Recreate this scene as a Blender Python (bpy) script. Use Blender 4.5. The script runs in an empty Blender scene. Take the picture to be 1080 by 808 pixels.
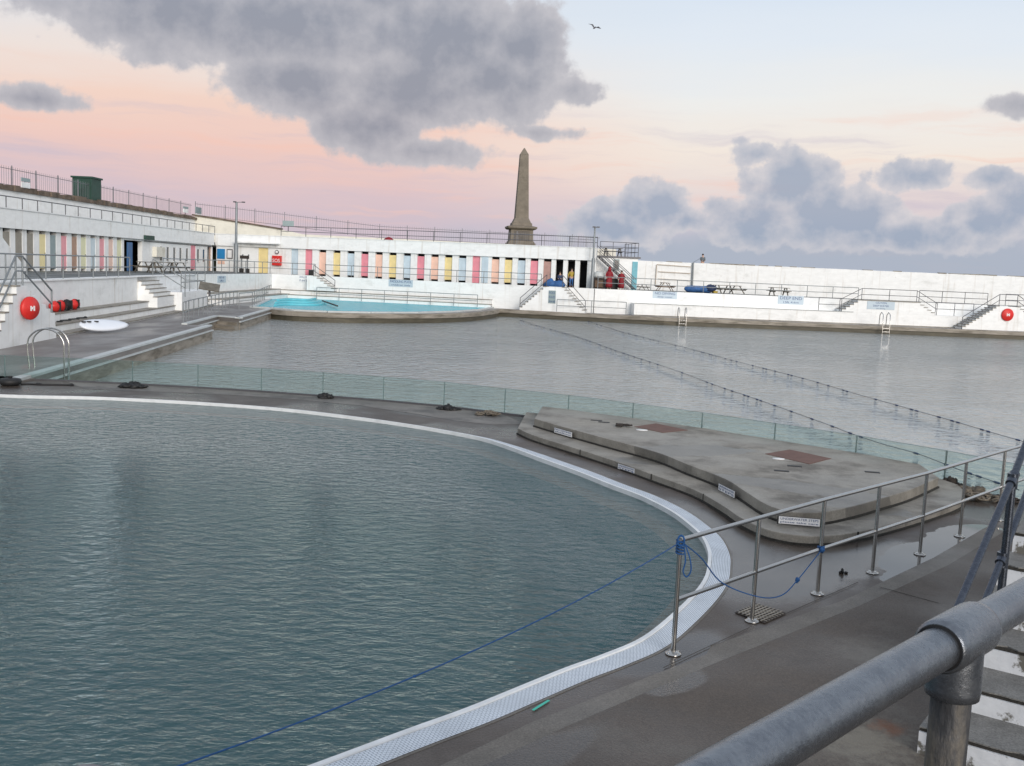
import bpy, bmesh, math, random
from mathutils import Vector, Matrix
random.seed(7)
S = bpy.context.scene
COL = S.collection
V = Vector
R = math.radians
# ------------------------------------------------------------------ camera model
EYE = V((0, 0, 3.45)); FPX = 1050.0; PITCH = math.atan(118.7/1050); ROLL = 0.0432
F_ = V((0, math.cos(PITCH), -math.sin(PITCH))); U0 = V((0, math.sin(PITCH), math.cos(PITCH))); R0 = V((1, 0, 0))
RT = R0*math.cos(ROLL) + U0*math.sin(ROLL)
UP = -R0*math.sin(ROLL) + U0*math.cos(ROLL)
def ray(px, py): return F_ + RT*((px-540)/FPX) + UP*((404-py)/FPX)
def P(px, py, z=0.0):
    d = ray(px, py); return EYE + d*((z-EYE.z)/d.z)
def PD(px, py, D):
    d = ray(px, py); return EYE + d*(D/d.y)
def HX(px, D, z):
    dz = z-EYE.z; k = (px-540)/FPX
    c2 = F_.y*D + F_.z*dz
    return (k*c2 - RT.y*D - RT.z*dz)/RT.x
class Plane:
    """a vertical plan line A->B; at(px,z) is the distance along it of the point seen at px"""
    def __init__(s, A, B, flip=False):
        s.A = V((A[0], A[1], 0)); s.B = V((B[0], B[1], 0)); s.L = (s.B-s.A).length; s.t = (s.B-s.A)/s.L
        s.n = V((s.t.y, -s.t.x, 0))
        if flip: s.n = -s.n
    def at(s, px, z=2.2):
        k = (px-540)/FPX; d0 = s.A+V((0, 0, z))-EYE; w = RT-F_*k
        return -w.dot(d0)/w.dot(s.t)
    def z(s, px, py):
        d = ray(px, py); t = (s.A-EYE).dot(s.n)/d.dot(s.n); return (EYE+d*t).z
    def pt(s, a, z, o=0.0): return s.A + s.t*a + s.n*o + V((0, 0, z))
    def box(s, mb, a0, a1, z0, z1, o0, o1):
        ps = [s.pt(a, z, o) for z in (z0, z1) for a, o in ((a0, o0), (a1, o0), (a1, o1), (a0, o1))]
        mb.hexa(ps)
    def quad(s, mb, a0, a1, z0, z1, o):
        mb.poly([s.pt(a0, z0, o), s.pt(a1, z0, o), s.pt(a1, z1, o), s.pt(a0, z1, o)])
def sh(W, o):
    q = Plane((W.A+W.n*o)[:2], (W.B+W.n*o)[:2]); q.n = W.n; return q
# ------------------------------------------------------------------ materials
MATS = {}
def nodes(name):
    m = bpy.data.materials.new(name); m.use_nodes = True
    nt = m.node_tree; b = nt.nodes['Principled BSDF']; MATS[name] = m
    return m, nt, b
def N(nt, typ, **kw):
    n = nt.nodes.new(typ)
    for k, v in kw.items():
        if k in n.inputs: n.inputs[k].default_value = v
        else: setattr(n, k, v)
    return n
def mat(name, col, rough=0.6, metal=0.0, var=0.12, scale=3.0, speck=0.0, sscale=90.0, streak=None, bump=0.0, bscale=40.0, stain=None, stain_scale=0.7, stain_lo=0.55, stain_hi=0.75, spec=None, rvar=0.0, coord='Object', stretch=None):
    m, nt, b = nodes(name)
    tc = N(nt, 'ShaderNodeTexCoord'); src = tc.outputs[coord]
    if coord == 'Object':
        g = N(nt, 'ShaderNodeNewGeometry'); src = g.outputs['Position']
    mp = N(nt, 'ShaderNodeMapping'); nt.links.new(src, mp.inputs[0])
    if stretch: mp.inputs['Scale'].default_value = stretch
    n1 = N(nt, 'ShaderNodeTexNoise', Scale=scale, Detail=6.0, Roughness=0.62); nt.links.new(mp.outputs[0], n1.inputs['Vector'])
    cr = N(nt, 'ShaderNodeValToRGB'); nt.links.new(n1.outputs['Fac'], cr.inputs[0])
    cr.color_ramp.elements[0].position = 0.3; cr.color_ramp.elements[1].position = 0.7
    cr.color_ramp.elements[0].color = tuple(c*(1-var) for c in col)+(1,)
    cr.color_ramp.elements[1].color = tuple(min(1, c*(1+var)) for c in col)+(1,)
    out = cr.outputs[0]
    if stain:
        n2 = N(nt, 'ShaderNodeTexNoise', Scale=stain_scale, Detail=8.0, Roughness=0.65); nt.links.new(mp.outputs[0], n2.inputs['Vector'])
        r2 = N(nt, 'ShaderNodeMapRange'); r2.inputs[1].default_value = stain_lo; r2.inputs[2].default_value = stain_hi
        nt.links.new(n2.outputs['Fac'], r2.inputs[0])
        mx = N(nt, 'ShaderNodeMix', data_type='RGBA'); nt.links.new(r2.outputs[0], mx.inputs[0])
        nt.links.new(out, mx.inputs[6]); mx.inputs[7].default_value = tuple(stain)+(1,)
        out = mx.outputs[2]
    if streak:
        mp3 = N(nt, 'ShaderNodeMapping'); nt.links.new(src, mp3.inputs[0]); mp3.inputs['Scale'].default_value = (2.2, 2.2, .16)
        n6 = N(nt, 'ShaderNodeTexNoise', Scale=1.3, Detail=7.0, Roughness=.65); nt.links.new(mp3.outputs[0], n6.inputs['Vector'])
        r6 = N(nt, 'ShaderNodeMapRange'); r6.inputs[1].default_value = .56; r6.inputs[2].default_value = .74; r6.inputs[4].default_value = .55; nt.links.new(n6.outputs['Fac'], r6.inputs[0])
        m6 = N(nt, 'ShaderNodeMix', data_type='RGBA'); nt.links.new(r6.outputs[0], m6.inputs[0]); nt.links.new(out, m6.inputs[6]); m6.inputs[7].default_value = tuple(streak)+(1,); out = m6.outputs[2]
        n7 = N(nt, 'ShaderNodeTexNoise', Scale=2.6, Detail=9.0, Roughness=.75); nt.links.new(src, n7.inputs['Vector'])
        r7 = N(nt, 'ShaderNodeMapRange'); r7.inputs[1].default_value = .63; r7.inputs[2].default_value = .70; r7.inputs[4].default_value = .5; nt.links.new(n7.outputs['Fac'], r7.inputs[0])
        m7 = N(nt, 'ShaderNodeMix', data_type='RGBA'); nt.links.new(r7.outputs[0], m7.inputs[0]); nt.links.new(out, m7.inputs[6]); m7.inputs[7].default_value = (.40, .38, .33, 1); out = m7.outputs[2]
    if speck:
        n5 = N(nt, 'ShaderNodeTexNoise', Scale=sscale, Detail=3.0, Roughness=0.8); nt.links.new(mp.outputs[0], n5.inputs['Vector'])
        r5 = N(nt, 'ShaderNodeMapRange'); r5.inputs[1].default_value = 0.3; r5.inputs[2].default_value = 0.7; r5.inputs[3].default_value = 1-speck; r5.inputs[4].default_value = 1+speck
        nt.links.new(n5.outputs['Fac'], r5.inputs[0]); sc5 = N(nt, 'ShaderNodeVectorMath', operation='SCALE'); nt.links.new(out, sc5.inputs[0]); nt.links.new(r5.outputs[0], sc5.inputs['Scale']); out = sc5.outputs[0]
    nt.links.new(out, b.inputs['Base Color'])
    b.inputs['Roughness'].default_value = rough; b.inputs['Metallic'].default_value = metal
    if spec is not None: b.inputs['Specular IOR Level'].default_value = spec
    if rvar:
        n3 = N(nt, 'ShaderNodeTexNoise', Scale=0.55, Detail=5.0); nt.links.new(mp.outputs[0], n3.inputs['Vector'])
        r3 = N(nt, 'ShaderNodeMapRange'); r3.inputs[1].default_value = 0.42; r3.inputs[2].default_value = 0.58
        r3.inputs[3].default_value = max(0.05, rough-rvar); r3.inputs[4].default_value = min(1, rough+rvar*0.5)
        nt.links.new(n3.outputs['Fac'], r3.inputs[0]); nt.links.new(r3.outputs[0], b.inputs['Roughness'])
    if bump:
        n4 = N(nt, 'ShaderNodeTexNoise', Scale=bscale, Detail=4.0); nt.links.new(mp.outputs[0], n4.inputs['Vector'])
        bp = N(nt, 'ShaderNodeBump', Strength=bump, Distance=0.01); nt.links.new(n4.outputs['Fac'], bp.inputs['Height'])
        nt.links.new(bp.outputs[0], b.inputs['Normal'])
    return m
def point_stain(mname, c, rad, col, fac=0.8, sc=6.0):
    m = MATS[mname]; nt = m.node_tree; b = nt.nodes['Principled BSDF']; src = b.inputs['Base Color'].links[0].from_socket
    g = N(nt, 'ShaderNodeNewGeometry'); d = N(nt, 'ShaderNodeVectorMath', operation='DISTANCE'); nt.links.new(g.outputs['Position'], d.inputs[0]); d.inputs[1].default_value = c
    nz = N(nt, 'ShaderNodeTexNoise', Scale=sc, Detail=7.0, Roughness=.7); nt.links.new(g.outputs['Position'], nz.inputs['Vector'])
    a = N(nt, 'ShaderNodeMath', operation='MULTIPLY_ADD'); nt.links.new(nz.outputs['Fac'], a.inputs[0]); a.inputs[1].default_value = -rad*2.4; nt.links.new(d.outputs['Value'], a.inputs[2])
    mr = N(nt, 'ShaderNodeMapRange', interpolation_type='SMOOTHSTEP'); mr.inputs[1].default_value = -rad*1.1; mr.inputs[2].default_value = 0.0; mr.inputs[3].default_value = fac; mr.inputs[4].default_value = 0.0; nt.links.new(a.outputs[0], mr.inputs[0])
    mx = N(nt, 'ShaderNodeMix', data_type='RGBA'); nt.links.new(mr.outputs[0], mx.inputs[0]); nt.links.new(src, mx.inputs[6]); mx.inputs[7].default_value = tuple(col)+(1,); nt.links.new(mx.outputs[2], b.inputs['Base Color'])
def water(name, body, a, trans=0.0, scale=6.0, dist=0.03, direction=0.6, stretch=2.4, rough=0.04, streak=0.35, scale2=1.2):
    m, nt, b = nodes(name)
    g = N(nt, 'ShaderNodeNewGeometry')
    mp = N(nt, 'ShaderNodeMapping'); nt.links.new(g.outputs['Position'], mp.inputs[0])
    mp.inputs['Rotation'].default_value = (0, 0, direction); mp.inputs['Scale'].default_value = (1, stretch, 1)
    n1 = N(nt, 'ShaderNodeTexNoise', Scale=scale, Detail=3.0, Roughness=0.55, Distortion=0.5); nt.links.new(mp.outputs[0], n1.inputs['Vector'])
    mp2 = N(nt, 'ShaderNodeMapping'); nt.links.new(g.outputs['Position'], mp2.inputs[0])
    mp2.inputs['Rotation'].default_value = (0, 0, direction-0.9); mp2.inputs['Scale'].default_value = (1, stretch*0.8, 1)
    n2 = N(nt, 'ShaderNodeTexNoise', Scale=scale2, Detail=2.0, Roughness=0.5); nt.links.new(mp2.outputs[0], n2.inputs['Vector'])
    # gusts: calmer and rougher patches
    n3 = N(nt, 'ShaderNodeTexNoise', Scale=0.22, Detail=4.0, Roughness=.6); mp9 = N(nt, 'ShaderNodeMapping'); mp9.inputs['Scale'].default_value = (.6, 1.3, 1); nt.links.new(g.outputs['Position'], mp9.inputs[0]); nt.links.new(mp9.outputs[0], n3.inputs['Vector'])
    mr = N(nt, 'ShaderNodeMapRange'); mr.inputs[1].default_value = 0.38; mr.inputs[2].default_value = 0.60; mr.inputs[3].default_value = 1-streak; mr.inputs[4].default_value = 1.1
    nt.links.new(n3.outputs['Fac'], mr.inputs[0])
    mu = N(nt, 'ShaderNodeMath', operation='MULTIPLY'); nt.links.new(n1.outputs['Fac'], mu.inputs[0]); nt.links.new(mr.outputs[0], mu.inputs[1])
    ad = N(nt, 'ShaderNodeMath', operation='MULTIPLY_ADD'); nt.links.new(n2.outputs['Fac'], ad.inputs[0]); ad.inputs[1].default_value = 1.6; nt.links.new(mu.outputs[0], ad.inputs[2])
    bp = N(nt, 'ShaderNodeBump', Strength=1.0, Distance=dist); nt.links.new(ad.outputs[0], bp.inputs['Height'])
    b.inputs['Base Color'].default_value = tuple(body)+(1,)
    b.inputs['Roughness'].default_value = rough; b.inputs['IOR'].default_value = 1.33
    nt.links.new(bp.outputs[0], b.inputs['Normal'])
    if trans > 0:
        tr = N(nt, 'ShaderNodeBsdfTransparent'); tr.inputs[0].default_value = (0.78, 0.92, 0.91, 1)
        gl = N(nt, 'ShaderNodeBsdfGlossy'); gl.inputs['Roughness'].default_value = rough
        fr = N(nt, 'ShaderNodeFresnel', IOR=1.33); nt.links.new(bp.outputs[0], fr.inputs['Normal']); nt.links.new(bp.outputs[0], gl.inputs['Normal'])
        df = N(nt, 'ShaderNodeBsdfDiffuse'); df.inputs[0].default_value = tuple(body)+(1,)
        m1 = N(nt, 'ShaderNodeMixShader', Fac=trans); nt.links.new(df.outputs[0], m1.inputs[1]); nt.links.new(tr.outputs[0], m1.inputs[2])
        m2 = N(nt, 'ShaderNodeMixShader'); nt.links.new(fr.outputs[0], m2.inputs[0]); nt.links.new(m1.outputs[0], m2.inputs[1]); nt.links.new(gl.outputs[0], m2.inputs[2])
        nt.links.new(m2.outputs[0], nt.nodes['Material Output'].inputs[0])
    return m
W_STAIN = (0.42, 0.42, 0.38)
mat('white', (0.82, 0.835, 0.835), 0.75, var=0.06, scale=1.3, stain=(0.5, 0.51, 0.49), stain_scale=0.5, stain_lo=0.56, stain_hi=0.9, bump=0.25, bscale=6, stretch=(1, 1, 2.2), streak=(.50, .45, .38))
mat('white_worn', (0.62, 0.645, 0.68), 0.7, var=0.10, scale=4, stain=(0.13, 0.125, 0.11), stain_scale=4.2, stain_lo=0.55, stain_hi=0.60, bump=0.5, bscale=14)
mat('cream', (0.70, 0.68, 0.60), 0.8, var=0.08, scale=1.5, stain=(0.42, 0.40, 0.34), bump=0.2, bscale=5)
mat('deck', (0.082, 0.067, 0.057), 0.5, var=0.30, scale=1.1, stain=(0.125, 0.115, 0.105), stain_scale=0.55, stain_lo=0.5, stain_hi=0.8, bump=0.55, bscale=45, rvar=0.28, speck=0.35, sscale=55)
mat('deck_asphalt', (0.090, 0.074, 0.061), 0.62, var=0.22, scale=2.2, stain=(0.15, 0.14, 0.12), stain_scale=0.8, stain_lo=0.55, stain_hi=0.85, bump=0.9, bscale=70, rvar=0.2, speck=0.35, sscale=55)
mat('deck_band', (0.145, 0.132, 0.115), 0.6, var=0.18, scale=2.5, bump=0.5, bscale=50, rvar=0.15, speck=0.35, sscale=55)
mat('deck_dry', (0.185, 0.17, 0.155), 0.6, var=0.2, scale=1.0, stain=(0.10, 0.092, 0.085), stain_scale=0.9, stain_lo=0.5, stain_hi=0.62, bump=0.4, bscale=40, speck=0.25, sscale=50)
mat('deck_far', (0.17, 0.155, 0.145), 0.5, var=0.18, scale=0.5, stain=(0.27, 0.26, 0.25), stain_scale=0.2, rvar=0.2, stretch=(1, 0.4, 1))
mat('concrete', (0.275, 0.255, 0.22), 0.7, var=0.2, scale=1.8, stain=(0.15, 0.138, 0.118), stain_scale=1.1, stain_lo=0.50, stain_hi=0.66, bump=0.6, bscale=30, rvar=0.2, speck=0.2, sscale=40)
mat('concrete_light', (0.40, 0.40, 0.38), 0.6, var=0.12, scale=1.2, bump=0.3)
mat('kerb', (0.28, 0.25, 0.21), 0.7, var=0.25, scale=1.0, stain=(0.10, 0.085, 0.06), stain_scale=1.2, stain_lo=0.45, stain_hi=0.7, bump=0.5, bscale=12, stretch=(0.5, 0.5, 3))
mat('kerb_weed', (0.07, 0.062, 0.042), 0.6, var=0.4, scale=2.0, stain=(0.13, 0.10, 0.06), bump=0.6, bscale=15, stretch=(0.4, 0.4, 3))
mat('tread', (0.16, 0.158, 0.15), 0.7, var=0.25, scale=5, bump=0.6, bscale=60, speck=0.35, sscale=55)
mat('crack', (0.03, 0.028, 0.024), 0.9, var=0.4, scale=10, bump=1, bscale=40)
mat('upper_deck', (0.10, 0.11, 0.11), 0.65, var=0.15, scale=0.6, rvar=0.2)
mat('steel', (0.50, 0.49, 0.47), 0.22, 1.0, var=0.06, scale=8)
mat('rail_paint', (0.22, 0.24, 0.25), 0.45, 0.4, var=0.15, scale=5)
mat('dark_rail', (0.10, 0.10, 0.11), 0.5, 0.3, var=0.15, scale=5)
mat('rust', (0.16, 0.06, 0.035), 0.8, var=0.3, scale=6, bump=0.5)
mat('brown_patch', (0.15, 0.075, 0.055), 0.7, var=0.18, scale=5, bump=0.3)
mat('stone', (0.185, 0.16, 0.128), 0.85, var=0.22, scale=1.2, stain=(0.15, 0.13, 0.10), stain_scale=0.9, bump=0.8, bscale=6)
mat('stone_dark', (0.13, 0.115, 0.10), 0.85, var=0.2, scale=2)
mat('coping_stone', (0.13, 0.10, 0.075), 0.9, var=0.5, scale=1.8, bump=1.0, bscale=4)
mat('grass', (0.07, 0.08, 0.035), 0.95, var=0.4, scale=0.8)
mat('black', (0.012, 0.012, 0.013), 0.6, var=0.3, scale=9)
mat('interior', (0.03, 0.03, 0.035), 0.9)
mat('turquoise', (0.06, 0.50, 0.60), 0.5, var=0.06)
mat('turquoise_step', (0.12, 0.50, 0.58), 0.5, var=0.05)
mat('red', (0.62, 0.025, 0.02), 0.45, var=0.1)
mat('red_dark', (0.22, 0.008, 0.016), 0.7, var=0.25, scale=4)
mat('blue_sign', (0.02, 0.22, 0.50), 0.5, var=0.06)
mat('blue_door', (0.04, 0.13, 0.30), 0.5, var=0.1)
mat('blue_cloth', (0.03, 0.11, 0.30), 0.7, var=0.35, scale=3)
mat('navy', (0.02, 0.035, 0.09), 0.6, var=0.3)
mat('rope_blue', (0.008, 0.075, 0.24), 0.7, var=0.3, scale=60, bump=0.8, bscale=250)
mat('float_blue', (0.02, 0.045, 0.12), 0.45, var=0.2)
mat('float_line', (0.05, 0.06, 0.08), 0.6)
mat('yellow_cloth', (0.38, 0.27, 0.04), 0.7, var=0.2)
mat('skin', (0.50, 0.32, 0.24), 0.6, var=0.05)
mat('hair', (0.03, 0.02, 0.015), 0.7)
mat('trousers', (0.03, 0.035, 0.045), 0.8)
mat('grey_coat', (0.12, 0.14, 0.16), 0.8, var=0.15)
mat('gull', (0.10, 0.10, 0.11), 0.7)
mat('green_box', (0.015, 0.055, 0.04), 0.6, var=0.25, scale=2)
mat('wood', (0.13, 0.085, 0.055), 0.8, var=0.3, scale=3)
mat('wood_grey', (0.13, 0.12, 0.10), 0.8, var=0.3, scale=3)
mat('sign_pale', (0.46, 0.55, 0.62), 0.5, var=0.05)
mat('sign_white', (0.80, 0.80, 0.80), 0.5, var=0.05)
mat('ink', (0.03, 0.07, 0.20), 0.6); mat('ink_black', (0.02, 0.02, 0.02), 0.6)
mat('debris', (0.14, 0.12, 0.095), 0.9, var=0.5, scale=25)
mat('debris_dark', (0.035, 0.028, 0.024), 0.9, var=0.5, scale=25)
mat('board_white', (0.74, 0.78, 0.84), 0.35, var=0.03)
mat('coping_white', (0.50, 0.53, 0.53), 0.5, var=0.12, scale=2)
mat('marker_green', (0.06, 0.5, 0.38), 0.6)
mat('pastel_yellow', (0.80, 0.66, 0.32), 0.6, var=0.12, scale=1.4); mat('pastel_blue', (0.52, 0.63, 0.71), 0.6, var=0.12, scale=1.4)
mat('pastel_pink', (0.74, 0.27, 0.33), 0.6, var=0.12, scale=1.4); mat('pastel_peach', (0.82, 0.54, 0.43), 0.6, var=0.12, scale=1.4)
mat('pastel_green', (0.60, 0.62, 0.38), 0.6, var=0.05); mat('slate', (0.27, 0.34, 0.35), 0.6, var=0.05)
mat('taupe', (0.30, 0.28, 0.24), 0.7); mat('brown_door', (0.42, 0.27, 0.20), 0.6)
mat('dusky_pink', (0.42, 0.26, 0.23), 0.6); mat('aqua', (0.16, 0.42, 0.50), 0.6); mat('glass_dark', (0.05, 0.06, 0.07), 0.15)
mat('frame_beige', (0.45, 0.38, 0.30), 0.7)
# galvanised tube: mottled grey-blue zinc
m, nt, b = nodes('galv')
g = N(nt, 'ShaderNodeNewGeometry'); n1 = N(nt, 'ShaderNodeTexNoise', Scale=26.0, Detail=9.0, Roughness=0.75); nt.links.new(g.outputs['Position'], n1.inputs['Vector'])
n2 = N(nt, 'ShaderNodeTexNoise', Scale=170.0, Detail=5.0, Roughness=0.7); nt.links.new(g.outputs['Position'], n2.inputs['Vector'])
cr = N(nt, 'ShaderNodeValToRGB'); e = cr.color_ramp.elements; e[0].position = 0.34; e[0].color = (0.125, 0.14, 0.165, 1); e[1].position = 0.66; e[1].color = (0.26, 0.28, 0.305, 1)
mx = N(nt, 'ShaderNodeMath', operation='MULTIPLY_ADD'); nt.links.new(n2.outputs['Fac'], mx.inputs[0]); mx.inputs[1].default_value = 0.35; 
mm = N(nt, 'ShaderNodeMath', operation='MULTIPLY'); nt.links.new(n1.outputs['Fac'], mm.inputs[0]); mm.inputs[1].default_value = 0.65; nt.links.new(mm.outputs[0], mx.inputs[2])
nt.links.new(mx.outputs[0], cr.inputs[0]); nt.links.new(cr.outputs[0], b.inputs['Base Color'])
b.inputs['Metallic'].default_value = 0.88
r3 = N(nt, 'ShaderNodeMapRange'); r3.inputs[3].default_value = 0.18; r3.inputs[4].default_value = 0.36; nt.links.new(n1.outputs['Fac'], r3.inputs[0]); nt.links.new(r3.outputs[0], b.inputs['Roughness'])
bp = N(nt, 'ShaderNodeBump', Strength=0.35, Distance=0.002); nt.links.new(n2.outputs['Fac'], bp.inputs['Height']); nt.links.new(bp.outputs[0], b.inputs['Normal'])
gd = MATS['galv'].copy(); gd.name = 'galv_dark'; MATS['galv_dark'] = gd  # darker copy: shade on the handrail's camera side put into its colour
for n_q in gd.node_tree.nodes:
    if n_q.type == 'VALTORGB': n_q.color_ramp.elements[0].color = (0.05, 0.06, 0.085, 1); n_q.color_ramp.elements[1].color = (0.12, 0.135, 0.16, 1)
mat('galv_rusty', (0.07, 0.072, 0.078), 0.6, 0.4, var=0.5, scale=22, stain=(0.19, 0.17, 0.14), stain_scale=22, stain_lo=0.5, stain_hi=0.66, bump=0.5, bscale=90, stretch=(1, 1, 0.3))
# glass fence
m, nt, b = nodes('fence_glass')
tr = N(nt, 'ShaderNodeBsdfTransparent'); tr.inputs[0].default_value = (0.88, 0.945, 0.93, 1)
gl = N(nt, 'ShaderNodeBsdfGlossy'); gl.inputs['Roughness'].default_value = 0.03; fr = N(nt, 'ShaderNodeFresnel', IOR=1.45)
df = N(nt, 'ShaderNodeBsdfDiffuse'); df.inputs[0].default_value = (0.36, 0.52, 0.50, 1)
m1 = N(nt, 'ShaderNodeMixShader', Fac=0.022); nt.links.new(tr.outputs[0], m1.inputs[1]); nt.links.new(df.outputs[0], m1.inputs[2])
m2 = N(nt, 'ShaderNodeMixShader'); nt.links.new(fr.outputs[0], m2.inputs[0]); nt.links.new(m1.outputs[0], m2.inputs[1]); nt.links.new(gl.outputs[0], m2.inputs[2])
nt.links.new(m2.outputs[0], nt.nodes['Material Output'].inputs[0])
mat('glass_edge', (0.10, 0.16, 0.16), 0.3)
# perforated plastic overflow grating (UV in metres)
m, nt, b = nodes('grating')
tc = N(nt, 'ShaderNodeTexCoord'); br = N(nt, 'ShaderNodeTexBrick', Scale=1.0); nt.links.new(tc.outputs['UV'], br.inputs['Vector'])
br.inputs['Color1'].default_value = (0.74, 0.80, 0.87, 1); br.inputs['Color2'].default_value = (0.78, 0.84, 0.90, 1); br.inputs['Mortar'].default_value = (0.26, 0.31, 0.37, 1)
br.inputs['Mortar Size'].default_value = 0.0035; br.inputs['Brick Width'].default_value = 0.05; br.inputs['Row Height'].default_value = 0.022
nz = N(nt, 'ShaderNodeTexNoise', Scale=3.0, Detail=4.0); nt.links.new(tc.outputs['UV'], nz.inputs['Vector'])
mr = N(nt, 'ShaderNodeMapRange'); mr.inputs[3].default_value = 0.72; mr.inputs[4].default_value = 1.12; nt.links.new(nz.outputs['Fac'], mr.inputs[0])
mxx = N(nt, 'ShaderNodeVectorMath', operation='SCALE'); nt.links.new(br.outputs['Color'], mxx.inputs[0]); nt.links.new(mr.outputs[0], mxx.inputs['Scale'])
nt.links.new(mxx.outputs[0], b.inputs['Base Color']); b.inputs['Roughness'].default_value = 0.45
mat('grating_lip', (0.74, 0.76, 0.77), 0.4, var=0.1, scale=4)
mat('pool_tile', (0.04, 0.175, 0.195), 0.7, var=0.25, scale=0.8)
mat('pool_ledge', (0.72, 0.42, 0.32), 0.7, var=0.2, scale=2)
water('geo_water', (0.036, 0.132, 0.148), 0, trans=0.58, scale=9.0, dist=0.031, direction=-0.80, stretch=1.9, scale2=4.2, streak=0.35, rough=0.03)
water('main_water', (0.33, 0.365, 0.37), 0, scale=4.2, dist=0.075, direction=-0.5, stretch=1.4, rough=0.03, scale2=2.0, streak=0.5)
water('sea_water', (0.04, 0.07, 0.08), 0, scale=0.5, dist=0.5, direction=0.2)
water('kid_water', (0.05, 0.43, 0.52), 0, scale=5.0, dist=0.02, rough=0.25)
MATS['kid_water'].node_tree.nodes['Principled BSDF'].inputs['Specular IOR Level'].default_value = 0.12
m, nt, b = nodes('puddle'); b.inputs['Base Color'].default_value = (0.05, 0.048, 0.045, 1); b.inputs['Roughness'].default_value = 0.03; b.inputs['IOR'].default_value = 1.6
b.inputs['Specular IOR Level'].default_value = 1.0
m, nt, b = nodes('damp'); b.inputs['Base Color'].default_value = (0.05, 0.046, 0.043, 1); b.inputs['Roughness'].default_value = 0.22
g = N(nt, 'ShaderNodeNewGeometry'); nz = N(nt, 'ShaderNodeTexNoise', Scale=1.4, Detail=6.0); nt.links.new(g.outputs['Position'], nz.inputs['Vector'])
r3 = N(nt, 'ShaderNodeMapRange'); r3.inputs[1].default_value = 0.35; r3.inputs[2].default_value = 0.65; r3.inputs[3].default_value = 0.10; r3.inputs[4].default_value = 0.5; nt.links.new(nz.outputs['Fac'], r3.inputs[0]); nt.links.new(r3.outputs[0], b.inputs['Roughness'])
mat('damp_concrete', (0.125, 0.12, 0.105), 0.42, var=.2, scale=3)
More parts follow.
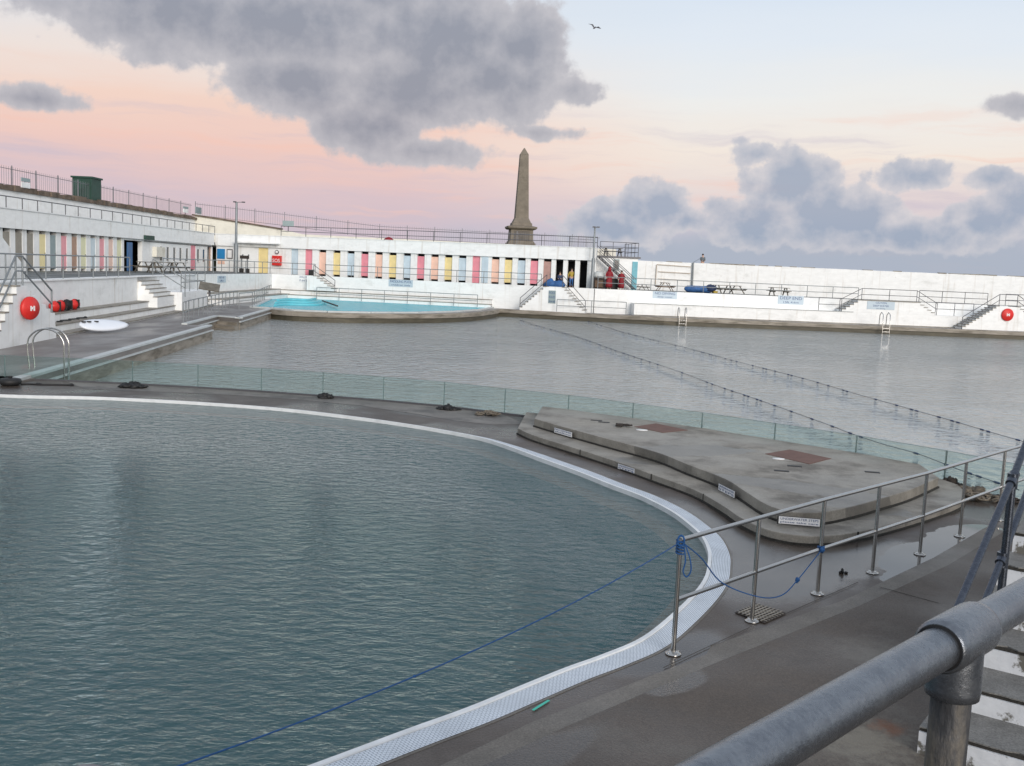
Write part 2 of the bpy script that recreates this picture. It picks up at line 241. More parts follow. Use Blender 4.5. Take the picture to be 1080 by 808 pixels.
# ------------------------------------------------------------------ mesh builder
class MB:
    def __init__(s): s.v = []; s.f = []; s.sm = []
    def add(s, vs, fs, smooth=False):
        o = len(s.v); s.v += [tuple(v) for v in vs]
        for f in fs: s.f.append(tuple(i+o for i in f)); s.sm.append(smooth)
    def hexa(s, p): s.add(p, [(0, 3, 2, 1), (4, 5, 6, 7), (0, 1, 5, 4), (1, 2, 6, 5), (2, 3, 7, 6), (3, 0, 4, 7)])
    def poly(s, ps): s.add(ps, [tuple(range(len(ps)))])
    def box(s, c, d, rz=0.0, tilt=None):
        M = Matrix.Rotation(rz, 3, 'Z')
        if tilt: M = M @ Matrix.Rotation(tilt[0], 3, 'X') @ Matrix.Rotation(tilt[1], 3, 'Y')
        c = V(c); h = V(d)/2
        s.hexa([c + M @ V((x*h.x, y*h.y, z*h.z)) for z in (-1, 1) for x, y in ((-1, -1), (1, -1), (1, 1), (-1, 1))])
    def prism(s, poly, z0, z1):
        n = len(poly)
        a = [V((p[0], p[1], z0)) for p in poly]; b2 = [V((p[0], p[1], z1)) for p in poly]
        s.add(a+b2, [tuple(range(n))[::-1], tuple(range(n, 2*n))] + [(i, (i+1) % n, n+(i+1) % n, n+i) for i in range(n)])
    def extrude(s, poly, vec):
        n = len(poly); a = [V(p) for p in poly]; b2 = [p+V(vec) for p in a]
        s.add(a+b2, [tuple(range(n))[::-1], tuple(range(n, 2*n))] + [(i, (i+1) % n, n+(i+1) % n, n+i) for i in range(n)])
    def bar(s, a, b2, w, h, up=V((0, 0, 1))):
        a = V(a); b2 = V(b2); t = (b2-a).normalized(); x = t.cross(up)
        if x.length < 1e-4: x = V((1, 0, 0))
        x.normalize(); y = x.cross(t)
        s.hexa([q+x*(i*w/2)+y*(j*h/2) for q in (a, b2) for i, j in ((-1, -1), (1, -1), (1, 1), (-1, 1))])
    def tube(s, path, r, n=8, cap=True, radii=None):
        path = [V(p) for p in path]; m = len(path)
        t0 = (path[1]-path[0]).normalized(); ref = V((0, 0, 1)) if abs(t0.z) < 0.9 else V((1, 0, 0))
        x = t0.cross(ref).normalized(); vs = []; fs = []
        for i, p in enumerate(path):
            t = (path[min(i+1, m-1)]-path[max(i-1, 0)]).normalized()
            x = (x - t*x.dot(t)).normalized(); y = t.cross(x)
            rr = radii[i] if radii else r
            for k in range(n):
                a = 2*math.pi*k/n; vs.append(p + (x*math.cos(a)+y*math.sin(a))*rr)
        for i in range(m-1):
            for k in range(n): fs.append((i*n+k, i*n+(k+1) % n, (i+1)*n+(k+1) % n, (i+1)*n+k))
        s.add(vs, fs, True)
        if cap: s.add(vs[:n], [tuple(range(n))[::-1]]); s.add(vs[-n:], [tuple(range(n))])
    def lathe(s, c, prof, n=16, sx=1.0, sy=1.0, axis=None):
        c = V(c); vs = []; fs = []
        M = axis if axis else Matrix.Identity(3)
        for r_, z in prof:
            for k in range(n):
                a = 2*math.pi*k/n; vs.append(c + M @ V((r_*sx*math.cos(a), r_*sy*math.sin(a), z)))
        for i in range(len(prof)-1):
            for k in range(n): fs.append((i*n+k, i*n+(k+1) % n, (i+1)*n+(k+1) % n, (i+1)*n+k))
        fs.append(tuple(range(n))[::-1]); fs.append(tuple(range((len(prof)-1)*n, len(prof)*n)))
        s.add(vs, fs, True)
    def blob(s, c, rx, ry, rz, n=10, m=7, jit=0.0):
        c = V(c); vs = []; fs = []
        for i in range(m+1):
            th = math.pi*i/m
            for k in range(n):
                a = 2*math.pi*k/n; q = 1+random.uniform(-jit, jit)
                vs.append(c+V((rx*math.sin(th)*math.cos(a)*q, ry*math.sin(th)*math.sin(a)*q, rz*math.cos(th)*q)))
        for i in range(m):
            for k in range(n): fs.append((i*n+k, (i+1)*n+k, (i+1)*n+(k+1) % n, i*n+(k+1) % n))
        s.add(vs, fs, True)
    def build(s, name, m, parent=None, bevel=0.0, recalc=True):
        me = bpy.data.meshes.new(name); me.from_pydata(s.v, [], s.f)
        for p, q in zip(me.polygons, s.sm): p.use_smooth = q
        if recalc:
            bm = bmesh.new(); bm.from_mesh(me); bmesh.ops.remove_doubles(bm, verts=bm.verts, dist=1e-6) if False else None
            bmesh.ops.recalc_face_normals(bm, faces=bm.faces)
            zs_ = [v[2] for v in s.v]
            if max(zs_)-min(zs_) < 0.002 or all(len(e.link_faces) < 2 for e in bm.edges):
                for f in bm.faces:
                    if f.normal.z < 0: f.normal_flip()
            bm.to_mesh(me); bm.free()
        me.materials.append(MATS[m] if isinstance(m, str) else m)
        o = bpy.data.objects.new(name, me); COL.objects.link(o)
        if parent: o.parent = parent
        if bevel:
            md = o.modifiers.new('bevel', 'BEVEL'); md.width = bevel; md.segments = 2; md.limit_method = 'ANGLE'
        return o
def tag(o, label=None, cat=None, group=None, kind=None):
    if label: o['label'] = label
    if cat: o['category'] = cat
    if group: o['group'] = group
    if kind: o['kind'] = kind
    return o
def thing(name, label, cat, group=None):
    o = bpy.data.objects.new(name, None); o.empty_display_size = 0.2; COL.objects.link(o)
    return tag(o, label, cat, group)
def seat_root(root, loc):
    """move an empty to its base without moving its parts"""
    loc = V(loc); root.location = loc
    for ch in root.children: ch.location = ch.location - loc
def copy_tree(o, parent=None):
    c = o.copy(); COL.objects.link(c); c.parent = parent
    for ch in list(o.children): copy_tree(ch, c)
    return c
def one(fn, name, m, label=None, cat=None, parent=None, bevel=0.0, kind=None, group=None):
    mb = MB(); fn(mb); o = mb.build(name, m, parent, bevel); return tag(o, label, cat, group, kind)
def spline(pts, n=8, closed=False):
    out = []; m = len(pts)
    rng = range(m) if closed else range(m-1)
    for i in rng:
        p0 = pts[(i-1) % m] if (closed or i > 0) else pts[0]; p1 = pts[i]; p2 = pts[(i+1) % m]
        p3 = pts[(i+2) % m] if (closed or i+2 < m) else pts[-1]
        for k in range(n):
            t = k/n
            out.append(0.5*((2*p1)+(p2-p0)*t+(2*p0-5*p1+4*p2-p3)*t*t+(3*p1-p0-3*p2+p3)*t**3))
    if not closed: out.append(pts[-1])
    return out
def offset(pts, d, closed=False):
    out = []; m = len(pts)
    for i in range(m):
        a = pts[(i-1) % m] if (closed or i > 0) else pts[i]; c = pts[(i+1) % m] if (closed or i < m-1) else pts[i]
        t = (c-a); t.z = 0; t.normalize(); out.append(pts[i]+V((-t.y, t.x, 0))*d)
    return out
def slab_with_hole(name, outer, hole, z0, z1, m, kind='structure', parent=None):
    bm = bmesh.new(); edges = []
    for loop in ([outer] + ([hole] if hole else [])):
        vs = [bm.verts.new((p[0], p[1], z1)) for p in loop]
        edges += [bm.edges.new((vs[i], vs[(i+1) % len(vs)])) for i in range(len(vs))]
    bmesh.ops.triangle_fill(bm, use_beauty=True, use_dissolve=False, edges=edges)
    top = list(bm.faces)
    r = bmesh.ops.extrude_face_region(bm, geom=top)
    for e in r['geom']:
        if isinstance(e, bmesh.types.BMVert): e.co.z = z0
    bmesh.ops.recalc_face_normals(bm, faces=bm.faces)
    me = bpy.data.meshes.new(name); bm.to_mesh(me); bm.free(); me.materials.append(MATS[m])
    o = bpy.data.objects.new(name, me); COL.objects.link(o); o.parent = parent
    if kind: o['kind'] = kind
    return o
def text(s, size, origin, ex, ez, m, parent, name='lettering', ext=0.002, w=None):
    cu = bpy.data.curves.new(name, 'FONT'); cu.body = s; cu.size = size; cu.extrude = ext; cu.align_x = 'CENTER'; cu.align_y = 'CENTER'; cu.space_line = 0.95
    t = bpy.data.objects.new('tmp', cu); COL.objects.link(t); bpy.context.view_layer.update()
    me = bpy.data.meshes.new_from_object(t.evaluated_get(bpy.context.evaluated_depsgraph_get()))
    bpy.data.objects.remove(t); bpy.data.curves.remove(cu)
    if w:
        xs = [v.co.x for v in me.vertices]; k = w/max(1e-6, max(xs)-min(xs))
        for v in me.vertices: v.co.x *= k
    ex = V(ex).normalized(); ez = V(ez).normalized(); en = ex.cross(ez)
    for v in me.vertices: v.co = V(origin)+ex*v.co.x+ez*v.co.y+en*v.co.z
    me.materials.clear(); me.materials.append(MATS[m])
    o = bpy.data.objects.new(name, me); COL.objects.link(o); o.parent = parent
    return o
# pipe railing: base points (with z) -> top rail, lower rails, posts
def railing(name, label, pts, h=1.05, mids=(0.5,), r=0.025, spacing=2.0, m='rail_paint', flange=False, posts_at=None, cat='railing', group='pipe railings round the pools', pr=None, root=None, seat=True):
    new = root is None
    if new: root = thing(name, label, cat, group)
    pts = [V(p) for p in pts]
    one(lambda b: b.tube([p+V((0, 0, h)) for p in pts], r, 8), 'top_rail', m, parent=root)
    for k in mids: one(lambda b: b.tube([p+V((0, 0, h*k)) for p in pts], r*0.9, 8), 'mid_rail', m, parent=root)
    if posts_at is None:
        posts_at = []
        for a, c in zip(pts[:-1], pts[1:]):
            L = (c-a).length; n = max(1, round(L/spacing))
            posts_at += [a.lerp(c, i/n) for i in range(n)]
        posts_at.append(pts[-1])
    for q in posts_at:
        mb = MB(); mb.tube([q, q+V((0, 0, h))], pr or r, 8)
        mb.build('post', m, root)
        if flange:
            f = MB(); f.lathe(q, [(0.075, 0.002), (0.075, 0.014), (0.05, 0.02), (0.035, 0.03)], 16)
            for a in range(4): f.lathe(q+V((0.057*math.cos(a*1.57+.5), 0.057*math.sin(a*1.57+.5), 0.014)), [(0.009, 0), (0.009, 0.012)], 6)
            f.build('flange', m, root)
    if new and seat: seat_root(root, pts[0])
    return root
ZS = 0.05; ZW = -0.6; ZD = 2.15
# ================================================================== SETTING
# sea and far water
def sheet(name, poly, z, m, kind='structure', **k):
    return one(lambda b: b.poly([V((p[0], p[1], z)) for p in poly]), name, m, kind=kind)
sheet('sea', [(-3000, -3000), (3000, -3000), (3000, 6000), (-3000, 6000)], -1.6, 'sea_water')
sheet('pool_water', [(-40, 4), (80, 4), (80, 94), (-40, 94)], ZW, 'main_water')
# geothermal pool rim (edge on the water side)
rim_px = [(0, 417), (100, 419.5), (200, 424.5), (290, 431), (370, 440), (440, 450), (500, 461), (530, 469.6), (569, 484), (608, 498), (644, 512.4), (675, 524), (706, 539.6), (727, 555), (740, 568), (746.5, 583.7), (746, 597), (743, 610), (733, 625), (711, 647), (677, 674), (636, 692), (595.6, 706.6), (543, 728), (490.6, 749.4), (428, 772), (329, 809)]
rim = [P(x, y, 0) for x, y in rim_px]
d = (rim[-1]-rim[-3]).normalized()
rim = rim + [rim[-1]+d*2.5, rim[-1]+d*6, V((-13, 0.5, 0)), V((-20, 3, 0)), V((-25, 9, 0)), V((-25, 17, 0)), V((-21, 22.0, 0)), V((-16.5, 23.4, 0))]
rim_s = spline(rim, 6, True)
# orientation: interior is on one side; offset outward
def area(p): return sum(p[i].x*p[(i+1) % len(p)].y-p[(i+1) % len(p)].x*p[i].y for i in range(len(p)))/2
sg = -1 if area(rim_s) > 0 else 1
def rim_off(dist): return offset(rim_s, sg*dist, True)
def gw(p): return .085+(.27-.085)*min(1, max(0, (21.0-p.y)/2.6))
def rim_var(extra):
    nn_ = offset(rim_s, sg*1.0, True); return [p+(q-p)*(gw(p)+extra) for p, q in zip(rim_s, nn_)]
# the fence line along the deck between the pools
fence_px = [(-60, 372.6), (5, 375.0), (72, 377.8), (140, 381.0), (209, 384.6), (276, 388.6), (341, 393), (405, 397.6), (469, 403), (533, 410), (600, 417), (668, 425.5), (741, 435.3), (818, 446.7), (904, 459.5), (998.6, 475.5), (1105, 496)]
GH = 0.62
fence = [V((q.x, q.y, 0)) for q in (P(x, y, GH) for x, y in fence_px)]
dl = (fence[-1]-fence[-2]).normalized()
fence_r = fence[-1]+dl*14
edge = [p+V((0, 0.13, 0)) for p in fence]
outer = [V((-60, edge[0].y, 0))]+edge+[fence_r+V((0.1, 0.12, 0)), V((60, fence_r.y-4, 0)), V((60, -30, 0)), V((-60, -30, 0))]
hole = rim_var(-.01)
slab_with_hole('pool_deck', outer, hole, -1.4, 0.0, 'deck')
# grating ring with UVs
gt = thing('overflow_grating', 'white slotted overflow channel grating curving round the warm pool edge', 'grating')
inn = rim_off(0.045); out_ = rim_var(0); n = len(inn)
me = bpy.data.meshes.new('grating'); vs = []; fs = []
for a, c in zip(inn, out_): vs += [(a.x, a.y, 0.004), (c.x, c.y, 0.006)]
for i in range(n): j = (i+1) % n; fs.append((2*i, 2*j, 2*j+1, 2*i+1))
me.from_pydata(vs, [], fs); uv = me.uv_layers.new(name='UVMap'); acc = [0.0]
for i in range(n): acc.append(acc[-1]+(rim_s[(i+1) % n]-rim_s[i]).length)
for i, f in enumerate(me.polygons):
    for li, (u, w) in zip(f.loop_indices, ((acc[i], 0), (acc[i+1], 0), (acc[i+1], 0.26), (acc[i], 0.26))): uv.data[li].uv = (u, w)
me.materials.append(MATS['grating']); o = bpy.data.objects.new('grating', me); COL.objects.link(o); o.parent = gt
lip = MB(); A = rim_off(0.0); B = rim_off(0.042)
for i in range(n):
    j = (i+1) % n
    lip.hexa([V((p.x, p.y, z)) for z in (-0.30, 0.022) for p in (A[i], A[j], B[j], B[i])])
lip.build('pool_lip', 'grating_lip', gt)
mb = MB(); C1 = rim_var(.002); C2 = rim_var(.03)
for i in range(n):
    j = (i+1) % n; mb.hexa([V((p.x, p.y, z)) for z in (-0.1, 0.004) for p in (C1[i], C1[j], C2[j], C2[i])])
mb.build('joint_strip', 'deck_band', gt)
# dark joint line and damp band outside the grating
# geo pool floor: ledge, slope, deep floor
mb = MB(); l0 = rim_off(0.0); l1 = rim_off(-0.32); l2 = rim_off(-1.9)
for (pa, za), (pb, zb) in (((l0, -0.22), (l1, -0.24)),):
    for i in range(n): j = (i+1) % n; mb.poly([V((pa[i].x, pa[i].y, za)), V((pa[j].x, pa[j].y, za)), V((pb[j].x, pb[j].y, zb)), V((pb[i].x, pb[i].y, zb))])
mb.build('pool_ledge', 'pool_ledge')['kind'] = 'structure'
mb = MB()
for i in range(n): j = (i+1) % n; mb.poly([V((l1[i].x, l1[i].y, -0.24)), V((l1[j].x, l1[j].y, -0.24)), V((l2[j].x, l2[j].y, -1.2)), V((l2[i].x, l2[i].y, -1.2))])
mb.add([V((p.x, p.y, -1.2)) for p in l2], [tuple(range(n))])
mb.build('pool_floor', 'pool_tile')['kind'] = 'structure'
mb = MB(); mb.add([V((p.x, p.y, -0.05)) for p in rim_off(0.001)], [tuple(range(n))]); mb.build('warm_pool_water', 'geo_water')['kind'] = 'structure'
# light marks on deck: concrete band, near asphalt area
def strip(name, px_a, px_b, z, m, kind='structure', label=None, cat=None):
    a = [P(x, y, z) for x, y in px_a]; b2 = [P(x, y, z) for x, y in px_b]
    return one(lambda q: q.poly(a+b2[::-1]), name, m, kind=kind, label=label, cat=cat)
strip('deck_band', [(455, 812), (560, 762), (745, 690), (750, 681), (890, 633), (985, 588), (1040, 556)], [(500, 812), (600, 765), (760, 697), (906, 639), (925, 640), (1000, 596), (1060, 560)], 0.004, 'deck_band')
strip('near_paving', [(500, 812), (600, 765), (760, 697), (906, 639), (1000, 596), (1060, 560), (1200, 500)], [(640, 1300), (900, 1300), (1200, 1300), (1500, 1200), (1600, 1000), (1700, 800), (1700, 560)], 0.006, 'deck_asphalt')
def puddle(name, pts, m='puddle', z=0.005):
    q = spline([P(x, y, z) for x, y in pts], 6, True); return one(lambda b: b.add(q, [tuple(range(len(q)))]), name, m, kind='structure')
def wet(mname, spots, rough=.03, dark=.55, sc=1.6, wob=.5, soft=.05):
    m = MATS[mname]; nt = m.node_tree; b = nt.nodes['Principled BSDF']; g = N(nt, 'ShaderNodeNewGeometry')
    nz = N(nt, 'ShaderNodeTexNoise', Scale=sc, Detail=5.0, Roughness=.6); nt.links.new(g.outputs['Position'], nz.inputs['Vector']); tot = None
    for c, rx, ry, rot in spots:
        mp = N(nt, 'ShaderNodeMapping'); mp.vector_type = 'TEXTURE'; mp.inputs['Location'].default_value = c; mp.inputs['Rotation'].default_value = (0, 0, rot); mp.inputs['Scale'].default_value = (rx, ry, 1)
        nt.links.new(g.outputs['Position'], mp.inputs[0]); ln = N(nt, 'ShaderNodeVectorMath', operation='LENGTH'); nt.links.new(mp.outputs[0], ln.inputs[0])
        if tot is None: tot = ln.outputs['Value']
        else:
            mn = N(nt, 'ShaderNodeMath', operation='MINIMUM'); nt.links.new(tot, mn.inputs[0]); nt.links.new(ln.outputs['Value'], mn.inputs[1]); tot = mn.outputs[0]
    a = N(nt, 'ShaderNodeMath', operation='MULTIPLY_ADD'); nt.links.new(nz.outputs['Fac'], a.inputs[0]); a.inputs[1].default_value = wob*2; nt.links.new(tot, a.inputs[2])
    mr = N(nt, 'ShaderNodeMapRange', interpolation_type='SMOOTHSTEP'); mr.inputs[1].default_value = 1+wob+soft; mr.inputs[2].default_value = 1+wob-soft; nt.links.new(a.outputs[0], mr.inputs[0]); f = mr.outputs[0]
    src = b.inputs['Base Color'].links[0].from_socket; mx = N(nt, 'ShaderNodeMix', data_type='RGBA'); mx.blend_type = 'MULTIPLY'; nt.links.new(f, mx.inputs[0]); nt.links.new(src, mx.inputs[6]); mx.inputs[7].default_value = (dark, dark, dark, 1); nt.links.new(mx.outputs[2], b.inputs['Base Color'])
    ri = b.inputs['Roughness']; m2 = N(nt, 'ShaderNodeMix', data_type='FLOAT'); nt.links.new(f, m2.inputs[0])
    if ri.links: nt.links.new(ri.links[0].from_socket, m2.inputs[2])
    else: m2.inputs[2].default_value = ri.default_value
    m2.inputs[3].default_value = rough; nt.links.new(m2.outputs[0], ri)
    if b.inputs['Normal'].links:
        bn = b.inputs['Normal'].links[0].from_node; st_ = bn.inputs['Strength']; m3 = N(nt, 'ShaderNodeMix', data_type='FLOAT'); nt.links.new(f, m3.inputs[0])
        if st_.links: nt.links.new(st_.links[0].from_socket, m3.inputs[2])
        else: m3.inputs[2].default_value = st_.default_value
        m3.inputs[3].default_value = 0.03 if rough < .1 else st_.default_value*.4; nt.links.new(m3.outputs[0], st_)
ra = (P(1055, 549, 0)-P(940, 596, 0)); rot_ = math.atan2(ra.y, ra.x)
# broad damp sheen first, then standing water
wet('deck', [(P(840, 600, 0), 1.6, .75, rot_), (P(760, 560, 0), 1.7, .45, rot_+1.0), (P(900, 585, 0), 1.2, .5, rot_), (P(700, 690, 0), .8, .3, rot_)], rough=.17, dark=.8, wob=.5, soft=.25)
wet('deck', [(P(975, 586, 0), 1.0, .42, rot_), (P(1020, 566, 0), 1.1, .42, rot_), (P(965, 600, 0), .8, .18, rot_), (P(745, 525, 0), .5, .16, rot_+1.1)], rough=.025, dark=.6, wob=.45, soft=.03)
wet('deck_asphalt', [(P(712, 720, 0), .35, .16, rot_), (P(560, 800, 0), .8, .2, rot_)], rough=.12, dark=.8, wob=.6, soft=.2)
wet('concrete', [(P(725, 475, .31), 1.3, .55, .3), (P(850, 515, .31), 1.7, .45, -.5), (P(890, 530, .31), .5, .35, 0)], rough=.38, dark=.62, sc=2.2, wob=.55, soft=.04)
point_stain('deck_asphalt', P(925, 690, 0), .45, (.17, .155, .13), .75)
point_stain('deck_asphalt', P(905, 780, 0), .55, (.20, .185, .15), .8, 9)
point_stain('deck_asphalt', P(938, 768, 0), .16, (.20, .075, .03), .7, 8)
point_stain('deck_asphalt', P(1020, 640, 0), .6, (.14, .125, .11), .6, 5)
fl = fence[2:10]
dry = [p+V((0, -.10, 0)) for p in fl]+[P(x, y, 0) for x, y in ((552, 447), (520, 448), (480, 444), (440, 437), (380, 428), (320, 422), (250, 417), (170, 413.5), (90, 410.5))]
one(lambda b: b.add([V((p.x, p.y, .004)) for p in dry], [tuple(range(len(dry)))]), 'dry_paving', 'deck_dry', kind='structure')
# joints in the paving
mb = MB()
for pa, pb in (((928, 619), (990, 636)), ((700, 704), (790, 662)), ((806, 657), (905, 614))):
    a = P(*pa, 0.012); c = P(*pb, 0.012); mb.bar(a, c, 0.008, 0.003)
mat('joint', (0.06, 0.052, 0.045), 0.8, var=0.3); mb.build('paving_joint', 'joint')['kind'] = 'structure'
# far decks: left walk, back walk, notch
A0 = P(20, 402, ZS); B0 = P(223.5, 344, ZS); B1 = P(197, 342.5, ZS); B2 = P(230, 334, ZS); B3 = P(252.5, 336, ZS); B4 = P(286.6, 326.3, ZS)
kk = [(286.6, 326.3), (305, 328), (330, 329.3), (360, 330.4), (390, 330.9), (430, 331.2), (460, 331), (490, 330), (510, 328.3), (525, 325.8)]
kcurve = spline([P(x, y, ZS) for x, y in kk], 4)
kr = [P(x, y, ZS) for x, y in ((525, 325.8), (610, 330.3), (700, 334.8), (860, 341), (1080, 350.4), (1300, 360))]
near_left = V((A0.x-0.2, edge[1].y, 0))
walk = [V((-34, edge[0].y+0.02, 0)), V((A0.x+0.05, edge[1].y+0.02, 0)), A0, B0, B0+V((-0.35, 0.15, 0)), B1, B2, B3, B4]+kcurve[1:]+kr[1:]+[V((kr[-1].x, 100, 0)), V((-34, 100, 0))]
slab_with_hole('pool_walk', walk, None, -1.4, ZS, 'deck_far')
# quay face: weed-dark base band + light concrete edge, 2 mm proud
def ribbon(name, path, z0, z1, m, off, thick=0.04, **k):
    mb = MB(); a = offset(path, off); c = offset(path, off-thick)
    for i in range(len(path)-1):
        mb.hexa([V((p.x, p.y, z)) for z in (z0, z1) for p in (a[i], a[i+1], c[i+1], c[i])])
    return mb.build(name, m)
front = kcurve+kr[1:]
e1 = thing('pool_edge', 'weathered concrete quay edge along the far side of the main pool', 'pool edge')
x_ = ribbon('edge_course', front, ZS-0.30, ZS+0.02, 'kerb', -0.06, 0.30); x_.parent = e1
x_ = ribbon('weed_band', front, -0.9, ZS-0.30, 'kerb_weed', -0.04, 0.2); x_.parent = e1
e2 = thing('pool_edge', 'pale double-lipped coping along the left side of the main pool', 'pool edge')
for nm, seg in (('a', [A0, B0]), ('b', [B1, B2]), ('c', [B3, B4])):
    o = ribbon('coping', seg, ZS, ZS+0.07, 'coping_white', -0.02, -0.28); o.parent = e2
    o = ribbon('lower_lip', seg, ZS-0.22, ZS-0.17, 'coping_white', -0.10, -0.12); o.parent = e2
    o = ribbon('wall_face', seg, -0.9, ZS-0.24, 'kerb', -0.03, -0.10); o.parent = e2
o = ribbon('coping', [B2, B3], ZS, ZS+0.07, 'coping_white', -0.02, -0.28); o.parent = e2
st = thing('pool_steps', 'concrete entry steps in the notch of the left pool side', 'steps')
for k in range(3):
    a = B2+V((0, -0.5*k, 0)); c = B3+V((0, -0.5*k, 0)); mb = MB()
    mb.hexa([V((p.x, p.y, z)) for z in (-0.9, ZS-0.2*(k+1)) for p in (a, c, c+V((0, -0.5, 0)), a+V((0, -0.5, 0)))]); mb.build('step', 'kerb', st)
# kids' pool
KW = 0.07
kp = [P(x, y, 0.1) for x, y in ((266, 323.8), (286, 325.0), (310, 327.2), (345, 328.7), (390, 329.6), (440, 329.7), (480, 328.6), (505, 326.8), (519, 324.4), (512, 322.6), (460, 320.8), (400, 318.2), (340, 315.4), (290.5, 312.8))]
mb = MB(); mb.add([V((p.x, p.y, ZS+0.03)) for p in kp], [tuple(range(len(kp)))]); mb.build('paddling_pool_water', 'kid_water')['kind'] = 'structure'
mb = MB()
for i in range(len(kp)):
    a = kp[i]; c = kp[(i+1) % len(kp)]; mb.bar(V((a.x, a.y, ZS+0.03)), V((c.x, c.y, ZS+0.03)), 0.35, 0.14)
o = mb.build('paddling_pool_kerb', 'coping_white'); tag(o, 'low pale kerb round the turquoise paddling pool', 'kerb')
o = thing('pool_steps', 'pale blue curved steps in the corner of the turquoise paddling pool', 'steps')
for k, (x0, x1, y) in enumerate(((293, 333, 317.0), (291, 338, 319.6), (290, 343, 322.2))):
    mb = MB(); pp = spline([P(x0, y, 0.1), P(x0+14, y-0.8, 0.1), P(x1-10, y-0.3, 0.1), P(x1, y-1.8, 0.1)], 5)
    mb.tube([V((p.x, p.y, ZS+0.06)) for p in pp], 0.12, 5); mb.build('step', 'turquoise_step', o)
one(lambda b: b.tube([P(340, 317.2, 0.3), P(356, 322.8, 0.3)], 0.06, 6), 'pole', 'black', 'thin black pole lying across the turquoise paddling pool', 'pole')
# ---------------- buildings and walls
WL = Plane((-29.5, 30), (-29.5, 99), flip=False); WL.n = V((1, 0, 0))
WB = Plane((HX(228, 97.5, 2.2), 97.5), (HX(627.5, 89.5, 2.2), 89.5))
if WB.n.y > 0: WB.n = -WB.n
Z_H = 4.62; Z_P = 5.72
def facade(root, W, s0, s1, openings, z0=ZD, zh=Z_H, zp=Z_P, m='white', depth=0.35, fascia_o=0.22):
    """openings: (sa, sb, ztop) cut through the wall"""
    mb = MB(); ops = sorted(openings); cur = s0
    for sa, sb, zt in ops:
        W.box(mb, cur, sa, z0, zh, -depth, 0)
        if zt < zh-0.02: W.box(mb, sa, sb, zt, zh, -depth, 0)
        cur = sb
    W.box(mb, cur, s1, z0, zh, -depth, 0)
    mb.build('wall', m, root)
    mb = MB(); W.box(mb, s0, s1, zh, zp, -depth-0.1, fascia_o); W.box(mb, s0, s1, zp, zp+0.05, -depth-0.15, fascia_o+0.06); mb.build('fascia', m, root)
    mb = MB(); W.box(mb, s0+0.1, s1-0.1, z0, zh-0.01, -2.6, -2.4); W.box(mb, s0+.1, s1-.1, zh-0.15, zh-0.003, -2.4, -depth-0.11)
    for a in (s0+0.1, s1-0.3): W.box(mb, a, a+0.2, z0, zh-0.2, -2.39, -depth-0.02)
    mb.build('interior_wall', 'interior', root)  # near-black colour puts the shade inside the cabins into the walls
def door(root, W, s, w, m, vent=True, z0=ZD, zt=Z_H, gap=0.17, top=0.24):
    rc = 0.0 if W is WL else -0.10
    mb = MB(); W.box(mb, s-w/2+0.012, s+w/2-0.012, z0+(gap if vent else 0.02), zt-(top if vent else 0.01), -0.07+rc, -0.03+rc)
    d_ = mb.build('cabin_door', m, root)
    mb = MB(); W.box(mb, s+w/2-0.12, s+w/2-0.08, z0+1.05, z0+1.15, -0.027+rc, 0.01+rc); mb.build('handle', 'steel', d_)
# left wing
lw = thing('changing_block', 'long white block of pastel cabin doors running down the left side', 'building')
mat('pale_yellow', (0.82, 0.72, 0.40), .6, var=.04); mat('pale_pink', (0.80, 0.36, 0.40), .6, var=.04); mat('pale_blue', (0.58, 0.68, 0.73), .6, var=.04); mat('pale_peach', (0.80, 0.58, 0.49), .6, var=.04); mat('pale_green', (0.74, 0.74, 0.50), .6, var=.04)
left_doors = [(7, 'taupe'), (20, 'taupe'), (32, 'taupe'), (45, 'pale_yellow'), (56.2, 'slate'), (67.6, 'pale_pink'), (78.6, 'brown_door'), (88.2, 'pale_green'), (98.3, 'pale_blue'), (107.6, 'pale_pink'), (117, 'pale_peach'), (125.8, 'pale_green')]
ops = []; ds = []
for px, m_ in left_doors:
    s = WL.at(px, 3.4); ops.append((s-0.42, s+0.42, Z_H)); ds.append((s, 0.84, m_))
sA, sB = WL.at(130.8, 3.4), WL.at(150, 3.4); ops.append((sA, sB, Z_H-0.15))
wins = [(170, .42), (177, .42), (184, .42), (190.5, .42), (197.3, .42), (209, .42), (215, .42)]
for px, w in wins:
    s = WL.at(px, 3.9); ops.append((s-0.3, s+0.3, 4.15))
s = WL.at(203.7, 3.4); ops.append((s-0.7, s+0.7, 4.45)); ds.append((s, 1.4, 'pastel_pink'))
s = WL.at(221.5, 3.4); ops.append((s-0.8, s+0.8, 4.45))
facade(lw, WL, WL.at(-25, 3.4), 66.8, ops)
for s, w, m_ in ds: door(lw, WL, s, w, m_, True, top=0.2 if w < 1 else 0.17)
mb = MB(); WL.box(mb, WL.at(134.2, 3.4), WL.at(139.5, 3.4), ZD+.02, Z_H-0.3, -0.04, 0.02)
mb.build('open_door', 'blue_door', lw)
for px, w in wins:
    s = WL.at(px, 3.9); mb = MB(); WL.box(mb, s-0.3, s+0.3, ZD, 2.95, -0.3, -0.01); WL.box(mb, s-.3, s+.3, 2.95, 3.0, -.3, .05); o = mb.build('window_sill', 'white', lw)
    mb = MB(); WL.box(mb, s-0.29, s+0.29, 3.0, 4.15, -0.06, -0.03); mb.build('window_pane', 'glass_dark', o)
s = WL.at(222.5, 3.4); mb = MB(); WL.box(mb, s-0.1, s+0.75, ZD+.02, 4.4, -0.16, -0.12); o = mb.build('cabin_door', 'brown_door', lw)
mb = MB(); WL.box(mb, WL.at(150, 4.9)-0.3, WL.at(150, 4.9)+1.6, 4.62, 4.95, 0.23, 0.4); mb.build('alarm_box', 'green_box', lw)
